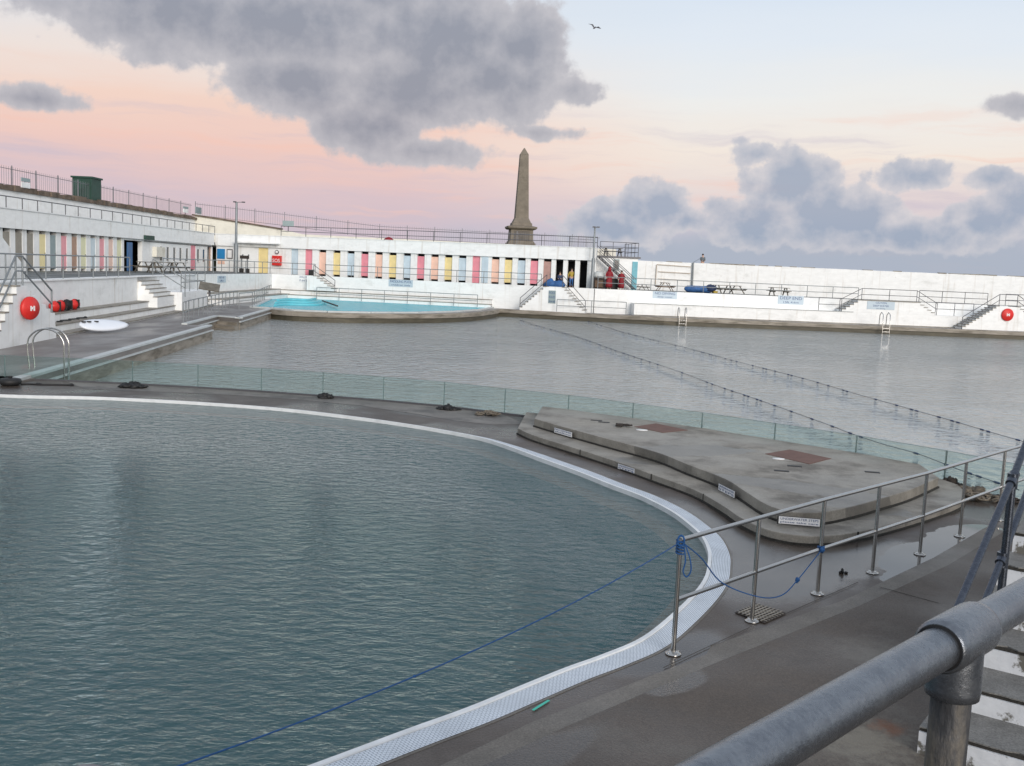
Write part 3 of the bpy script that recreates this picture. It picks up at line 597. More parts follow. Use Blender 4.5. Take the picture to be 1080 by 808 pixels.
s = WL.at(164.5, 3.7); mb = MB(); WL.box(mb, s-0.8, s+1.2, 3.3, 4.1, 0.0, 0.35); mb.build('meter_cabinet', 'cream', lw)
mb = MB(); WL.box(mb, WL.at(152, 4.5), 66.5, 4.47, 4.53, 0.0, 0.07); mb.build('wall_pipe', 'dark_rail', lw)
# back wing
bw = thing('changing_block', 'long white block of pastel cabin doors facing across the pool at the back', 'building')
back = [(310.6, 'pastel_blue', 0), (325.5, 'pastel_pink', 0), (340, 'pastel_peach', 1), (355, 'pastel_yellow', 1), (369.8, 'pastel_blue', 1), (384.5, 'pastel_pink', 1), (399.4, 'pastel_peach', 1), (414, 'pastel_yellow', 1), (429, 'pastel_blue', 1), (443.6, 'pastel_pink', 1), (458.3, 'pastel_peach', 1), (472.7, 'pastel_yellow', 1), (487.4, 'pastel_blue', 1), (502, 'pastel_pink', 0), (522.3, 'pastel_peach', 1), (536, 'pastel_yellow', 1), (549.7, 'pastel_blue', 1), (563.2, 'pastel_pink', 1), (577, 'dusky_pink', 1), (589.7, None, 0), (602.2, None, 0), (615, None, 0)]
ops = []; ds = []
for px, m_, v in back:
    s = WB.at(px, 3.4); w = 0.72 if px < 580 else 0.68
    ops.append((s-w/2, s+w/2, Z_H)); ds.append((s, w, m_, v))
s = WB.at(277.5, 3.4); ops.append((s-0.52, s+0.52, Z_H-0.05)); ds.append((s, 1.04, 'pastel_yellow', 0))
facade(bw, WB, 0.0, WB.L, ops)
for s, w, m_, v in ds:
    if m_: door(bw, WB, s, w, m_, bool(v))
s = WB.at(511.5, 3.4); mb = MB(); WB.box(mb, s-0.3, s+0.3, ZD+.05, Z_H-0.05, 0.0, 0.05); mb.build('blank_panel', 'pastel_blue', bw)
bpy.data.objects[-1] if False else None
mb = MB(); WB.box(mb, WB.at(250, 4.9), WB.at(297, 4.9), 4.95, 5.08, 0.23, 0.9); mb.build('ledge', 'white', bw)
# lower roofs
def roof_slab(nm, poly, z, m='concrete_light', par=None): return one(lambda b: b.prism(poly, z-0.25, z), nm, m, parent=par)
roof_slab('roof', [(-29.9, 20), (-33, 20), (-33, 103), (-29.9, 103)], 4.95, par=lw)
bA = WB.pt(0, 0, -0.5); bB = WB.pt(WB.L, 0, -0.5)
roof_slab('roof', [(bA.x+.3, bA.y), (bB.x, bB.y), (bB.x, 102.9), (bA.x+.3, 102.9)], 4.93, par=bw)
# fixtures on walls (things that hang on the wall)
def wall_box(name, W, px0, px1, py0, py1, o0, o1, m, label, cat, **k):
    zc = W.z((px0+px1)/2, (py0+py1)/2); z0 = W.z((px0+px1)/2, py1); z1 = W.z((px0+px1)/2, py0); mb = MB()
    W.box(mb, W.at(px0, zc), W.at(px1, zc), z0, z1, o0, o1); return tag(mb.build(name, m, None), label, cat)
wall_box('notice_board', WB, 229.3, 237.3, 262.5, 273, 0.01, 0.08, 'blue_sign', 'plain bright blue notice board on the white wall left of the lamp post', 'notice board')
wall_box('notice_board', WB, 230, 237, 274.5, 278.5, 0.01, 0.06, 'pastel_peach', 'small pink panel just below the blue notice board', 'notice board')
fb = wall_box('notice_frame', WB, 239.5, 245.6, 262.8, 272.9, 0.02, 0.08, 'dark_rail', 'dark framed white notice case beside the tall lamp post', 'notice case')
fbr = thing('notice_case', fb['label'], 'notice case'); del fb['label']; del fb['category']; fb.parent = fbr; fb.name = 'case_frame'; fb = fbr
mb = MB(); zc = WB.z(242.5, 268); WB.box(mb, WB.at(240.3, zc), WB.at(244.9, zc), WB.z(242.5, 272), WB.z(242.5, 263.8), 0.081, 0.09); mb.build('notice_paper', 'sign_white', fb)
lb = wall_box('lifebuoy_locker', WB, 288.6, 297.2, 269.8, 280, 0.0, 0.35, 'red', 'square red locker with white mark on the back wall', 'locker')
zc = WB.z(293, 275); text('SOS', 0.45, WB.pt(WB.at(293, zc), zc, 0.36), WB.t if WB.t.x > 0 else -WB.t, (0, 0, 1), 'sign_white', lb)
zc = WB.z(292.4, 266); ax = Matrix(((1, 0, 0), (0, 0, -1), (0, 1, 0)))
ck = one(lambda b: b.lathe(WB.pt(WB.at(292.4, zc), zc, 0.05), [(0.16, 0), (0.20, 0.05), (0.16, 0.1)], 16, axis=ax), 'clock', 'dark_rail', 'small round clock above the red wall locker', 'clock')
one(lambda b: b.lathe(WB.pt(WB.at(292.4, zc), zc, 0.155), [(0.13, 0), (0.13, 0.01)], 16, axis=ax), 'clock_face', 'sign_white', parent=ck)
# upper wall with stone coping on the left + railing with mesh fence
UW = Plane((-33.2, 20), (-33.2, 112)); UW.n = V((1, 0, 0))
uw = thing('promenade_wall', 'white upper wall with rough brown stone coping above the left cabins', 'wall')
mb = MB(); UW.box(mb, 0, 84, 4.9, 7.25, -0.6, 0); mb.build('wall_face', 'white', uw)
mb = MB(); nst = 130
for i in range(nst):
    a = 84*i/nst; UW.box(mb, a+0.01, a+84/nst-0.01, 7.2, 7.5+random.uniform(-0.07, 0.10), -0.7, 0.18+random.uniform(-0.06, 0.06))
mb.build('stone_coping', 'coping_stone', uw)
bwall = thing('promenade_wall', 'cream retaining wall sloping down behind the back cabin roofs', 'wall')
YB = 103.2
def zpy(px, py): return PD(px, py, YB).z
prof = [(-33.2, 4.5), (HX(650, YB, 6), 4.5), (HX(650, YB, 6), 6.05), (HX(320, YB, 6), 6.2), (HX(298, YB, 6.5), zpy(298, 242.5)), (HX(232, YB, 7), zpy(232, 231.5)), (-33.2, 7.6)]
mb = MB(); mb.extrude([(x, YB, z) for x, z in prof], (0, 0.6, 0)); mb.build('wall_face', 'cream', bwall)
mb = MB(); a = V((HX(232, YB, 7), YB, zpy(232, 231))); c = V((HX(297, YB, 6.5), YB, zpy(297, 241.5))); mb.bar(V((-33.5, YB+.2, 7.7)), a+V((0, .2, 0)), 0.7, 0.16); mb.bar(a+V((0, .2, 0)), c+V((0, .2, 0)), 0.7, 0.16); mb.build('stone_coping', 'coping_stone', bwall)
# ground behind
gp = [(-400, 20), (-33.8, 20), (-33.8, YB+0.6), (HX(650, YB, 6), YB+0.6), (HX(650, YB, 6), 118), (-60, 240), (-400, 400)]
one(lambda b: b.prism(gp, -1.5, 6.0), 'promenade_ground', 'grass', kind='structure')
one(lambda b: b.prism([(-400, 20.5), (-34, 20.5), (-34, 100), (-60, 120), (-400, 200)], 6.0, 7.2), 'promenade_terrace', 'grass', kind='structure')
# spiked fence on top
def picket_fence(name, label, pts, h=1.5, sp=0.16, psp=2.4, m='dark_rail'):
    root = thing(name, label, 'fence'); pts = [V(p) for p in pts]
    mb = MB(); mb.tube([p+V((0, 0, h*0.88)) for p in pts], 0.02, 4); mb.tube([p+V((0, 0, 0.15)) for p in pts], 0.02, 4); mb.build('rail', m, root)
    mb = MB(); ps = []
    for a, c in zip(pts[:-1], pts[1:]):
        L = (c-a).length; k = int(L/sp)
        for i in range(k):
            q = a.lerp(c, i/k); mb.bar(q+V((0, 0, 0.1)), q+V((0, 0, h)), 0.016, 0.016)
        k = max(1, int(L/psp)); ps += [a.lerp(c, i/k) for i in range(k)]
    mb.build('pickets', m, root)['kind'] = 'stuff'
    for q in ps[:100]: one(lambda b: b.bar(q, q+V((0, 0, h+0.08)), 0.055, 0.055), 'post', m, parent=root)
    return root
mat('fence_grey', (0.20, 0.20, 0.22), 0.5, 0.3)
picket_fence('spiked_fence', 'dark spiked fence along the stone coping above the left cabins', [(-33.5, 40, 7.45), (-33.5, 103, 7.45)], h=1.35, sp=0.30, psp=3.2, m='fence_grey')
picket_fence('spiked_fence', 'dark spiked fence crossing behind the back cabins and obelisk', [(-33.5, 104.2, 7.6), (HX(300, 104.2, 7), 104.2, 6.9), (HX(400, 104.2, 6), 104.2, 6.1), (HX(632, 104.2, 6), 104.2, 5.9)], h=1.45, sp=0.24, psp=2.6, m='fence_grey')
rs = picket_fence('roof_screen', 'dense grey slatted screen on the roof by the right end of the cabins', [(HX(601, 97.5, 6), 97.5, 5.2), (HX(627, 95.5, 6), 95.5, 5.1)], h=1.75, sp=0.11, psp=.8, m='fence_grey')
# roof guard rails
railing('guard_rail', 'dark pipe guard rail on the roof edge of the left cabins', [WL.pt(WL.at(-10, 6), 5.6, -0.1), WL.pt(68, 5.6, -0.1)], h=0.85, mids=(), spacing=1.9, m='dark_rail', r=0.03)
railing('guard_rail', 'dark pipe guard rail on the roof edge of the back cabins', [WB.pt(WB.at(296, 6), 5.75, -0.1), WB.pt(WB.L, 5.75, -0.1)], h=0.95, mids=(0.5,), spacing=2.6, m='dark_rail', r=0.03)
# green shed box on top, information boards
q0 = UW.at(98, 8)
gb = thing('equipment_box', 'dark green equipment box standing on the stone coping wall', 'box')
mb = MB(); UW.box(mb, q0, q0+1.8, 7.45, 9.15, -1.6, -0.1); mb.build('cabinet', 'green_box', gb)
mb = MB(); UW.box(mb, q0-0.1, q0+1.9, 9.15, 9.28, -1.7, 0.0); mb.build('lid', 'green_box', gb)
mb = MB(); UW.box(mb, q0-.03, q0-.002, 7.7, 9.0, -1.5, -.87); UW.box(mb, q0-.03, q0-.002, 7.7, 9.0, -.83, -.2); mb.build('door_panel', 'green_box', gb)
for px0, px1, py0, py1, lb_ in ((22, 31, 187, 197.5, 'grey and white sign on the stone coping left of the green box'), (193, 198, 217.5, 224, 'small grey sign in the fence at the left end of the far run'), (206, 212, 218, 229, 'grey slatted panel in the fence at the corner of the two blocks')):
    zc = UW.z((px0+px1)/2, (py0+py1)/2); mb = MB(); UW.box(mb, UW.at(px0, zc), UW.at(px1, zc), UW.z(px0, py1)+.4, UW.z(px0, py0), 0.0, 0.06)
    r_ = thing('fence_sign', lb_, 'sign'); mb.build('sign_board', 'slate', r_)
    mb = MB(); UW.box(mb, UW.at(px0, zc), UW.at(px1, zc), UW.z(px0, py1), UW.z(px0, py1)+.36, 0.0, 0.06); mb.build('lower_panel', 'white', r_)
    mb = MB(); UW.box(mb, UW.at((px0+px1)/2, zc), UW.at((px0+px1)/2, zc)+0.08, 7.4, UW.z(px0, py0), -0.06, -0.01); mb.build('sign_post', 'dark_rail', r_)
r_ = thing('fence_sign', 'grey sign on the spiked fence right of the lamp post', 'sign')
a = PD(304, 236, 104.0); one(lambda b: b.box(a, (1.15, 0.06, 0.6)), 'sign_board', 'slate', parent=r_); one(lambda b: b.box(a+V((0, .05, -0.5)), (0.08, 0.05, 1.4)), 'sign_post', 'dark_rail', parent=r_)
a = PD(410, 251.5, 101)
r_ = thing('shelter_top', 'red rounded canopy just showing above the back roof', 'canopy'); one(lambda b: b.lathe(a+V((0, 0, -.35)), [(0.5, 0), (0.48, .25), (0.3, 0.42), (0.05, 0.5)], 14), 'canopy', 'red_dark', parent=r_)
one(lambda b: b.tube([V((a.x, a.y, 4.9)), a], 0.04, 6), 'stem', 'dark_rail', parent=r_)
# obelisk
ob = thing('obelisk', 'tall grey-brown stone obelisk on a square pedestal behind the back cabins', 'monument')
DO = 114.0; c0 = PD(548.6, 259, DO); pxm = FPX/DO
def sq(mb, z0, w0, z1, w1, rz=0.12):
    M = Matrix.Rotation(rz, 3, 'Z'); ps = []
    for z, w in ((z0, w0), (z1, w1)): ps += [V((c0.x, c0.y, z)) + M @ V((x*w/2, y*w/2, 0)) for x, y in ((-1, -1), (1, -1), (1, 1), (-1, 1))]
    mb.hexa(ps)
zb = 5.9
def zo(py): return PD(550, py, DO).z
mb = MB(); sq(mb, zb, 3.1, zo(256.5), 3.1); sq(mb, zo(256.5), 2.9, zo(254.5), 2.7); sq(mb, zo(254.5), 2.62, zo(242.5), 2.5); mb.build('pedestal', 'stone', ob, bevel=0.03)
mb = MB(); sq(mb, zo(242.5), 2.9, zo(241.2), 3.3); sq(mb, zo(241.2), 3.3, zo(239.3), 3.3); sq(mb, zo(239.3), 3.1, zo(238.6), 2.5); mb.build('cornice', 'stone', ob, bevel=0.02)
mb = MB(); sq(mb, zo(238.6), 2.3, zo(235.5), 2.2); sq(mb, zo(235.5), 2.05, zo(230.5), 1.55); mb.build('shaft_base', 'stone', ob, bevel=0.03)
mb = MB(); nc = 11
for i in range(nc):
    f0 = i/nc; f1 = (i+0.975)/nc; w = lambda f: 1.50+(0.92-1.50)*f; zz = lambda f: zo(230.5)+(zo(163)-zo(230.5))*f
    sq(mb, zz(f0), w(f0), zz(f1), w(f1)); 
    if i < nc-1: sq(mb, zz(f1), w(f1)-0.03, zz((i+1)/nc), w(f1)-0.03)
mb.build('shaft', 'stone', ob)
mb = MB(); sq(mb, zo(163), 0.92, zo(156), 0.08); mb.build('capstone', 'stone', ob)
mb = MB(); M = Matrix.Rotation(0.12, 3, 'Z'); mb.box(V((c0.x, c0.y, zo(249)))+M @ V((0, -1.31, 0)), (1.7, 0.06, 1.05), 0.12); mb.build('inscription_panel', 'stone_dark', ob)
# lamp posts
def lamp_post(label, px, pyt, pyb, D, r, arm=(-.15, .65)):
    a = PD(px[0], pyt, D); zb_ = ZD; x_ = V((a.x, a.y, zb_))
    root = thing('lamp_post', label, 'lamp post', 'lamp posts on the cabin deck')
    one(lambda b: b.tube([x_, V((a.x, a.y, zb_+2.6)), V((a.x, a.y, zb_+2.7)), a], r, 10, radii=[r*1.7, r*1.7, r, r*0.8]), 'pole', 'rail_paint', parent=root)
    one(lambda b: b.tube([a+V((arm[0], 0, 0.0)), a+V((arm[1], 0, 0.05))], 0.035, 6), 'arm', 'rail_paint', parent=root)
    for dx in arm: one(lambda b: b.box(a+V((dx, -0.05, 0.04)), (0.26, 0.2, 0.11)), 'lamp_head', 'dark_rail', parent=root)
    seat_root(root, x_); return root
lamp_post('tall grey lamp post with two heads in front of the left corner of the cabins', (249.5,), 213.5, 290, 93, 0.12)
lamp_post('slender grey lamp post at the right end of the back cabins', (627.5,), 240, 303, 88.5, 0.09, (-.08, .28))
# ---------------- left terrace: tiers, wall, deck
LTA = V((-17.55, 34.0, 0)); tA = P(1, 367.7, ZS); tB = P(223, 323.5, ZS)
T1 = Plane((tA.x, tA.y), (tB.x, tB.y)); T1.n = V((T1.t.y, -T1.t.x, 0))
if T1.n.x < 0: T1.n = -T1.n
ta = T1.at(44, 0.3); tb = T1.at(225, 0.3)
def seating(label, W, s0, s1, zs, widths, mw='white', back=None):
    root = thing('terrace_seating', label, 'seating'); o = 0.0; z = -0.2
    for k, (zt, wd) in enumerate(zip(zs, widths)):
        mb = MB(); W.box(mb, s0, s1, -0.3, zt-0.06, o-wd-0.3, o); t_ = mb.build('tier', mw, root)
        mb = MB(); W.box(mb, s0-0.02, s1+0.02, zt-0.06, zt, o-wd, o+0.04); mb.build('seat_top', 'concrete', t_)
        o -= wd
    return root
seating('stepped white seating with grey tops below the left cabin deck', T1, ta, tb+0.0, (ZS+0.10, 0.47, 0.84), (0.5, 0.55, 0.6))
lt = thing('terrace_wall', 'white retaining wall under the left cabin deck', 'wall')
mb = MB(); T1.box(mb, ta-14, tb+2.0, -0.3, ZD, -2.15, -1.66); mb.build('wall_face', 'white', lt)
mb = MB(); T1.box(mb, ta-14, tb+2.0, ZD, ZD+0.06, -2.2, -1.58); mb.build('wall_cap', 'white', lt)
# upper deck slab
p1 = T1.pt(ta-14, 0, -2.15); p2 = T1.pt(tb+2.0, 0, -2.15)
BD = Plane((p2.x, p2.y), (HX(285, 93, 2.15), 93.0))
q_ = [V((HX(285, 93.0, ZD), 93.0, 0)), V((HX(540, 89.0, ZD), 89.0, 0)), V((HX(627, 87.5, ZD), 87.5, 0)), V((HX(1300, 87.5+5, ZD), 92.5, 0))]
deck_poly = [V((-29.5, p1.y, 0)), p1, p2, q_[0], q_[1], q_[2], q_[3], V((q_[3].x, 97.2, 0)), V((WB.B.x+1, 97.2, 0)), V((-29.5, 100, 0))]
slab_with_hole('cabin_deck', deck_poly, None, -0.5, ZD-0.004, 'upper_deck')
# left stair block
sb = thing('stair_block', 'white stepped stair block at the left edge with handrails', 'steps')
s_top0 = T1.at(20, 1.8); s_top1 = T1.at(27, 1.8)
prof = [(-8, -0.3), (-8, 0.2)]
def stairprof(s_lo, z_lo, s_hi, z_hi, n):
    out = []
    for k in range(n):
        out += [(s_lo+(s_hi-s_lo)*k/n, z_lo+(z_hi-z_lo)*(k+1)/n), (s_lo+(s_hi-s_lo)*(k+1)/n, z_lo+(z_hi-z_lo)*(k+1)/n)]
    return out
pr_ = [(s_top0-2.4, -0.3), (s_top0-2.4, 0.05)] + stairprof(s_top0-2.4, 0.05, s_top0, ZD-0.02, 7) + [(s_top1, ZD-0.02)] + stairprof(s_top1+2.8, 0.85, s_top1, ZD-0.2, 6)[::-1] + [(s_top1+2.8, 0.84), (s_top1+3.0, -0.3)]
mb = MB(); mb.extrude([T1.pt(s, z, 0.05) for s, z in pr_], -T1.n*1.7); mb.build('stair_body', 'white', sb)
mb = MB()
for k in range(7): 
    s0_ = s_top0-2.4+2.4*k/7; z_ = 0.05+(ZD-0.07)*(k+1)/7; T1.box(mb, s0_-0.05, s0_+0.34, z_+.001, z_+0.05, -1.62, 0.06)
mb.build('treads', 'concrete', sb)
RD = T1
# handrails of that stair
hr = [T1.pt(s_top0-2.4, 0.05, -0.1), T1.pt(s_top0, ZD, -0.1), T1.pt(s_top1, ZD, -0.1), T1.pt(s_top1+2.9, 0.85, -0.1)]
railing('handrail', 'grey handrail of the stair block at the far left', hr, h=1.05, spacing=2.3, r=0.035)
# sloping white wedge behind the stair block
wd_ = thing('stair_wall', 'white sloping stair wall at the left edge of the cabin deck', 'wall')
Wq = sh(T1, -3.6)
mb = MB(); mb.extrude([Wq.pt(s, z, 0) for s, z in ((Wq.at(-60, 2), ZD-.01), (Wq.at(27, 2), ZD-.01), (Wq.at(22, 3), Wq.z(22, 276)), (Wq.at(0, 4), Wq.z(0, 247)), (Wq.at(-60, 5), Wq.z(0, 247)+1.6))], -T1.n*0.35); mb.build('wall_face', 'white', wd_)
# deck edge railing, left and corner
e_ = [T1.pt(ta-13, ZD+.05, -1.75), T1.pt(ta+1.0, ZD+.05, -1.75)]
railing('deck_railing', 'grey pipe railing along the left cabin deck edge', [T1.pt(T1.at(-20, 2.2)-4, ZD+.05, -1.8), T1.pt(T1.at(172, 2.2), ZD+.05, -1.8)], h=1.05, spacing=2.2, r=0.03)
# corner/back terrace wall: lower face curve & tiers
qa = T1.pt(tb+2.0, 0, -1.58)
BW_path = [V((qa.x, qa.y, 0)), V((HX(262, 86, 1), 86.0, 0)), V((HX(285, 90.0, 1), 90.0, 0)), V((HX(340, 91.5, 1), 91.5, 0)), V((HX(540, 88.8, 1), 88.8, 0)), V((HX(627, 87.4, 1), 87.4, 0))]
# wall follows the cabin deck edge
edge_path = [p2, q_[0], q_[1], q_[2]]
bwl = thing('terrace_wall', 'white retaining wall under the back cabin deck', 'wall')
mb = MB(); a = offset(edge_path, -0.02 if False else 0.0)
for i in range(len(edge_path)-1):
    A_, B_ = edge_path[i], edge_path[i+1]; Wp = Plane(A_, B_); Wp.n = Wp.n if Wp.n.y < 0 or Wp.n.x > 0 else -Wp.n
    Wp.box(mb, 0, Wp.L, -0.3, ZD+0.03, 0.003, 0.3)
mb.build('wall_face', 'white', bwl)
# low benches in front of back wall
P2 = Plane(q_[0], q_[1]); P2.n = P2.n if P2.n.y < 0 else -P2.n
s0_ = P2.at(300, 1); s1_ = P2.at(520, 1)
bs = thing('terrace_seating', 'low white seating tiers behind the turquoise paddling pool', 'seating')
for k, (zt, w_) in enumerate(((0.40, 1.25), (0.80, 0.75))):
    mb = MB(); P2.box(mb, s0_, s1_, 0, zt-0.06, 0.301, w_); t_ = mb.build('tier', 'white', bs)
    mb = MB(); P2.box(mb, s0_-.02, s1_+.02, zt-0.06, zt+0.004*k, 0.301, w_+0.03); mb.build('seat_top', 'concrete', t_)
P3 = Plane(p2, q_[0]); P3.n = P3.n if P3.n.x > 0 else -P3.n
bs = thing('terrace_seating', 'short curved white seating tiers in the corner left of the paddling pool', 'seating')
for k, (zt, w_) in enumerate(((0.45, 2.1), (0.85, 1.2))):
    mb = MB(); P3.box(mb, 1.0, P3.L-0.8, 0, zt-0.06, 0.301, w_); t_ = mb.build('tier', 'white', bs)
    mb = MB(); P3.box(mb, .98, P3.L-.78, zt-0.06, zt+0.004*k, 0.301, w_+0.03); mb.build('seat_top', 'concrete', t_)
# railings on back deck edge
def ep(pl, px, z=ZD+0.03, o=0.15): return pl.pt(pl.at(px, z), z, o)
P4 = Plane(q_[1], q_[2]); P4.n = P4.n if P4.n.y < 0 else -P4.n
P5 = Plane(q_[2], q_[3]); P5.n = P5.n if P5.n.y < 0 else -P5.n
railing('deck_railing', 'pipe railing round the corner of the cabin deck beside the lamp post', [T1.pt(T1.at(203, 2.2), ZD+.05, -1.8), P3.pt(P3.L*0.5, ZD+.05, .15), ep(P2, 285.5), ep(P2, 333)], spacing=2.4, r=0.03)
railing('deck_railing', 'pipe railing in front of the back cabins between the two stairs', [ep(P2, 344), ep(P2, 539), ep(P4, 571)], spacing=2.6, r=0.03)
railing('deck_railing', 'pipe railing along the deck right of the cabins', [ep(P5, 630), ep(P5, 904)], spacing=2.4, r=0.03)
# right terrace wall: two tiers
ZL = 1.1
rw = thing('terrace_wall', 'long white stepped retaining wall along the right far side', 'wall')
wy = lambda px: P5.pt(P5.at(px, 1), 0, 0)
mb = MB(); P5.box(mb, 0, P5.L, -0.3, ZD+0.03, 0.003, 0.3); P5.box(mb, P5.at(665, .8), P5.L, -0.3, ZL, 0.303, 1.6); mb.build('wall_face', 'white', rw)
mb = MB(); P5.box(mb, P5.at(665, .8), P5.L, ZS, ZS+0.07, 1.6, 1.75); mb.build('base_course', 'concrete', rw)
mb = MB(); P5.box(mb, P5.at(665, .8), P5.at(892, 1.2), ZL-0.02, ZL+0.03, 1.6, 1.66); mb.build('pipe_rail', 'rail_paint', rw)
# sea wall
sw = thing('sea_wall', 'tall plain white sea wall along the right horizon', 'wall')
xa = HX(671.5, 96.5, 4); xb = HX(1400, 98, 4)
SWp = Plane((xa, 96.5), (xb, 98.5)); SWp.n = SWp.n if SWp.n.y < 0 else -SWp.n
mb = MB(); k = 40; zt = lambda px: SWp.z(px, 274.8+(px-672)*17.4/408)
pts_t = []
for i in range(k+1):
    px = 672+(1300-672)*i/k; pts_t.append(SWp.pt(SWp.at(px, 4.9), zt(px)+random.uniform(-.02, .02), 0))
poly = [SWp.pt(0, -1.6, 0)]+[SWp.pt(0, pts_t[0].z, 0)]+pts_t[1:]+[V((pts_t[-1].x, pts_t[-1].y, -1.6))]
mb.extrude(poly, -SWp.n*1.2); mb.build('wall_face', 'white', sw)
o = one(lambda b: [b.box(pts_t[i].lerp(pts_t[i+1], .5)+V((0, .1, 0.03)), (random.uniform(.6, 2.0), .25, random.uniform(.05, .11))) for i in range(2, k-14) if random.random() < .75], 'cap_stones', 'concrete', parent=sw)
# seaward slope of wall at right is slightly higher
# end building
ebp = Plane((WB.B.x+0.06, WB.B.y+0.6), (HX(672.5, 90.6, 4), 90.6)); ebp.n = ebp.n if ebp.n.y < 0 else -ebp.n
eb = thing('end_building', 'plain white end building with grey window and aqua door right of the cabins', 'building')
mb = MB(); ebp.box(mb, 0, ebp.L, ZD, 4.98, -5.5, 0); mb.build('wall', 'white', eb)
mb = MB(); ebp.box(mb, 0, ebp.L+0.2, 4.98, 5.12, -5.6, 0.15); mb.build('roof', 'dark_rail', eb)
mb = MB(); zc = ebp.z(650, 279); ebp.box(mb, ebp.at(647, zc), ebp.at(653, zc), ebp.z(650, 285.5), ebp.z(650, 273.5), 0.0, 0.06); w_ = mb.build('window', 'slate', eb)
mb = MB(); ebp.box(mb, ebp.at(647.8, zc), ebp.at(652.2, zc), ebp.z(650, 284.5), ebp.z(650, 274.5), 0.061, 0.07); mb.build('pane', 'glass_dark', w_)
mb = MB(); ebp.box(mb, ebp.at(666, 3), ebp.at(671.5, 3), ZD, 4.7, 0.0, 0.08); mb.build('door', 'aqua', eb)
# roof terrace rail + stair
railing('guard_rail', 'dark guard rail round the roof terrace at the right end of the cabins', [ebp.pt(0.3, 5.12, -0.1), ebp.pt(ebp.L, 5.12, -0.1), ebp.pt(ebp.L, 5.12, -5.3)], h=1.25, mids=(0.33, 0.66), spacing=1.3, m='dark_rail', r=0.025)
es = thing('outside_stair', 'dark steel stair descending from the roof terrace to the deck', 'stairs')
for dz, nm, r_ in ((0, 'stringer', 0.06), (0.9, 'hand_rail', 0.03), (0.45, 'mid_rail', 0.025)):
    for oo in (0.5, 1.4):
        a = ebp.pt(ebp.at(628.5, 5), 5.05+dz, oo); c = ebp.pt(ebp.at(667, 3), ZD+0.05+dz, oo); one(lambda b: b.tube([a, c], r_, 6), nm, 'dark_rail', parent=es)
for k in range(13):
    f = (k+.5)/13; a = ebp.pt(ebp.at(628.5, 5), 5.05, .5).lerp(ebp.pt(ebp.at(667, 3), ZD+.05, .5), f); one(lambda b: b.box(a+ebp.n*.45, (0.28, 0.88, 0.04)), 'tread', 'dark_rail', parent=es)
# seaward frame lines and post on sea wall
fr_ = thing('wall_frame', 'beige lattice frame standing against the sea wall near the end building', 'frame')
def swpt(px, py, o=0.1): return SWp.pt(SWp.at(px, SWp.z(px, py)), SWp.z(px, py), o)
for a, c in (((693, 279), (729, 281.5)), ((692.5, 279), (691, 301)), ((694, 286.5), (728, 288.5)), ((694, 294), (728, 296))):
    one(lambda b: b.bar(swpt(*a), swpt(*c), 0.06, 0.06, up=V((0, 1, 0))), 'frame_bar', 'frame_beige', parent=fr_)
one(lambda b: b.tube([swpt(729.5, 304, .2), swpt(730.8, 277, .2)], 0.08, 8), 'pole', 'rail_paint', 'short grey pole against the sea wall beside the beige frame', 'pole')
# ---------------- right side stairs and platforms
def ppt(px, z, o): return P5.pt(sh(P5, o).at(px, z), z, o)
pf = thing('stair_platform', 'white projecting stair platform with flights on both sides, middle of the far right wall', 'steps')
Pr = sh(P5, 1.6); a0, a1 = Pr.at(909, 2.1), Pr.at(967, 2.1); b0, b1 = Pr.at(888, 1.2), Pr.at(986, 1.2)
pr_ = [(b0, ZL)] + stairprof(b0, ZL, a0, ZD, 5) + [(a1, ZD)] + stairprof(b1, ZL, a1, ZD, 5)[::-1] + [(b1, ZL)]
mb = MB(); mb.extrude([P5.pt(s, z+.004, 1.603) for s, z in pr_], -P5.n*1.28); mb.build('stair_body', 'white', pf)
for (lo, hi) in ((b0, a0), (b1, a1)):
    mb = MB()
    for k in range(5):
        x0 = lo+(hi-lo)*k/5; x1 = lo+(hi-lo)*(k+1)/5; z = ZL+(ZD-ZL)*(k+1)/5; P5.box(mb, min(x0, x1)-.03, max(x0, x1), z+.005, z+0.05, 0.35, 1.66)
    mb.build('treads', 'concrete', pf)
mb = MB(); P5.box(mb, a0, a1, ZD+.005, ZD+.06, .35, 1.68); mb.build('landing', 'concrete', pf)
hp = [P5.pt(b0-.2, ZL, 1.5), P5.pt(a0, ZD, 1.5), P5.pt(a1, ZD, 1.5), P5.pt(b1+.2, ZL, 1.5)]
railing('handrail', 'dark handrail over the projecting platform in the middle of the right wall', hp, spacing=2.5, r=0.028, m='dark_rail')
railing('handrail', 'dark railing on the lower ledge left of the projecting platform', [ppt(863, ZL, 1.45), ppt(887, ZL, 1.45)], h=1.15, spacing=2.0, r=0.028, m='dark_rail')
railing('handrail', 'dark railing on the lower ledge right of the projecting platform', [ppt(986, ZL, 1.45), ppt(1026, ZL, 1.45)], h=1.15, spacing=1.7, r=0.028, m='dark_rail')
railing('deck_railing', 'dark railing on the upper deck right of the projecting platform', [ppt(969, ZD+.03, .15), ppt(1041, ZD+.03, .15)], h=1.05, spacing=2.0, r=0.028, m='dark_rail')
railing('deck_railing', 'dark railing on the upper deck at the far right edge', [ppt(1060, ZD+.03, .15), ppt(1120, ZD+.03, .15)], h=1.05, spacing=2.0, r=0.028, m='dark_rail')
pc = thing('stair_platform', 'white stair flight rising from the pool edge beside the red round locker at right', 'steps')
Pq = sh(P5, 3.0); c0_, c1_ = Pq.at(1015, 0.2), Pq.at(1054, 2.0); c2_ = Pq.at(1073, 2.0); c3_ = Pq.at(1110, 0.2)
pr_ = [(c0_, ZS)] + stairprof(c0_, ZS, c1_, ZD, 11) + [(c2_, ZD)] + stairprof(c3_, ZS, c2_, ZD, 11)[::-1] + [(c3_, ZS)]
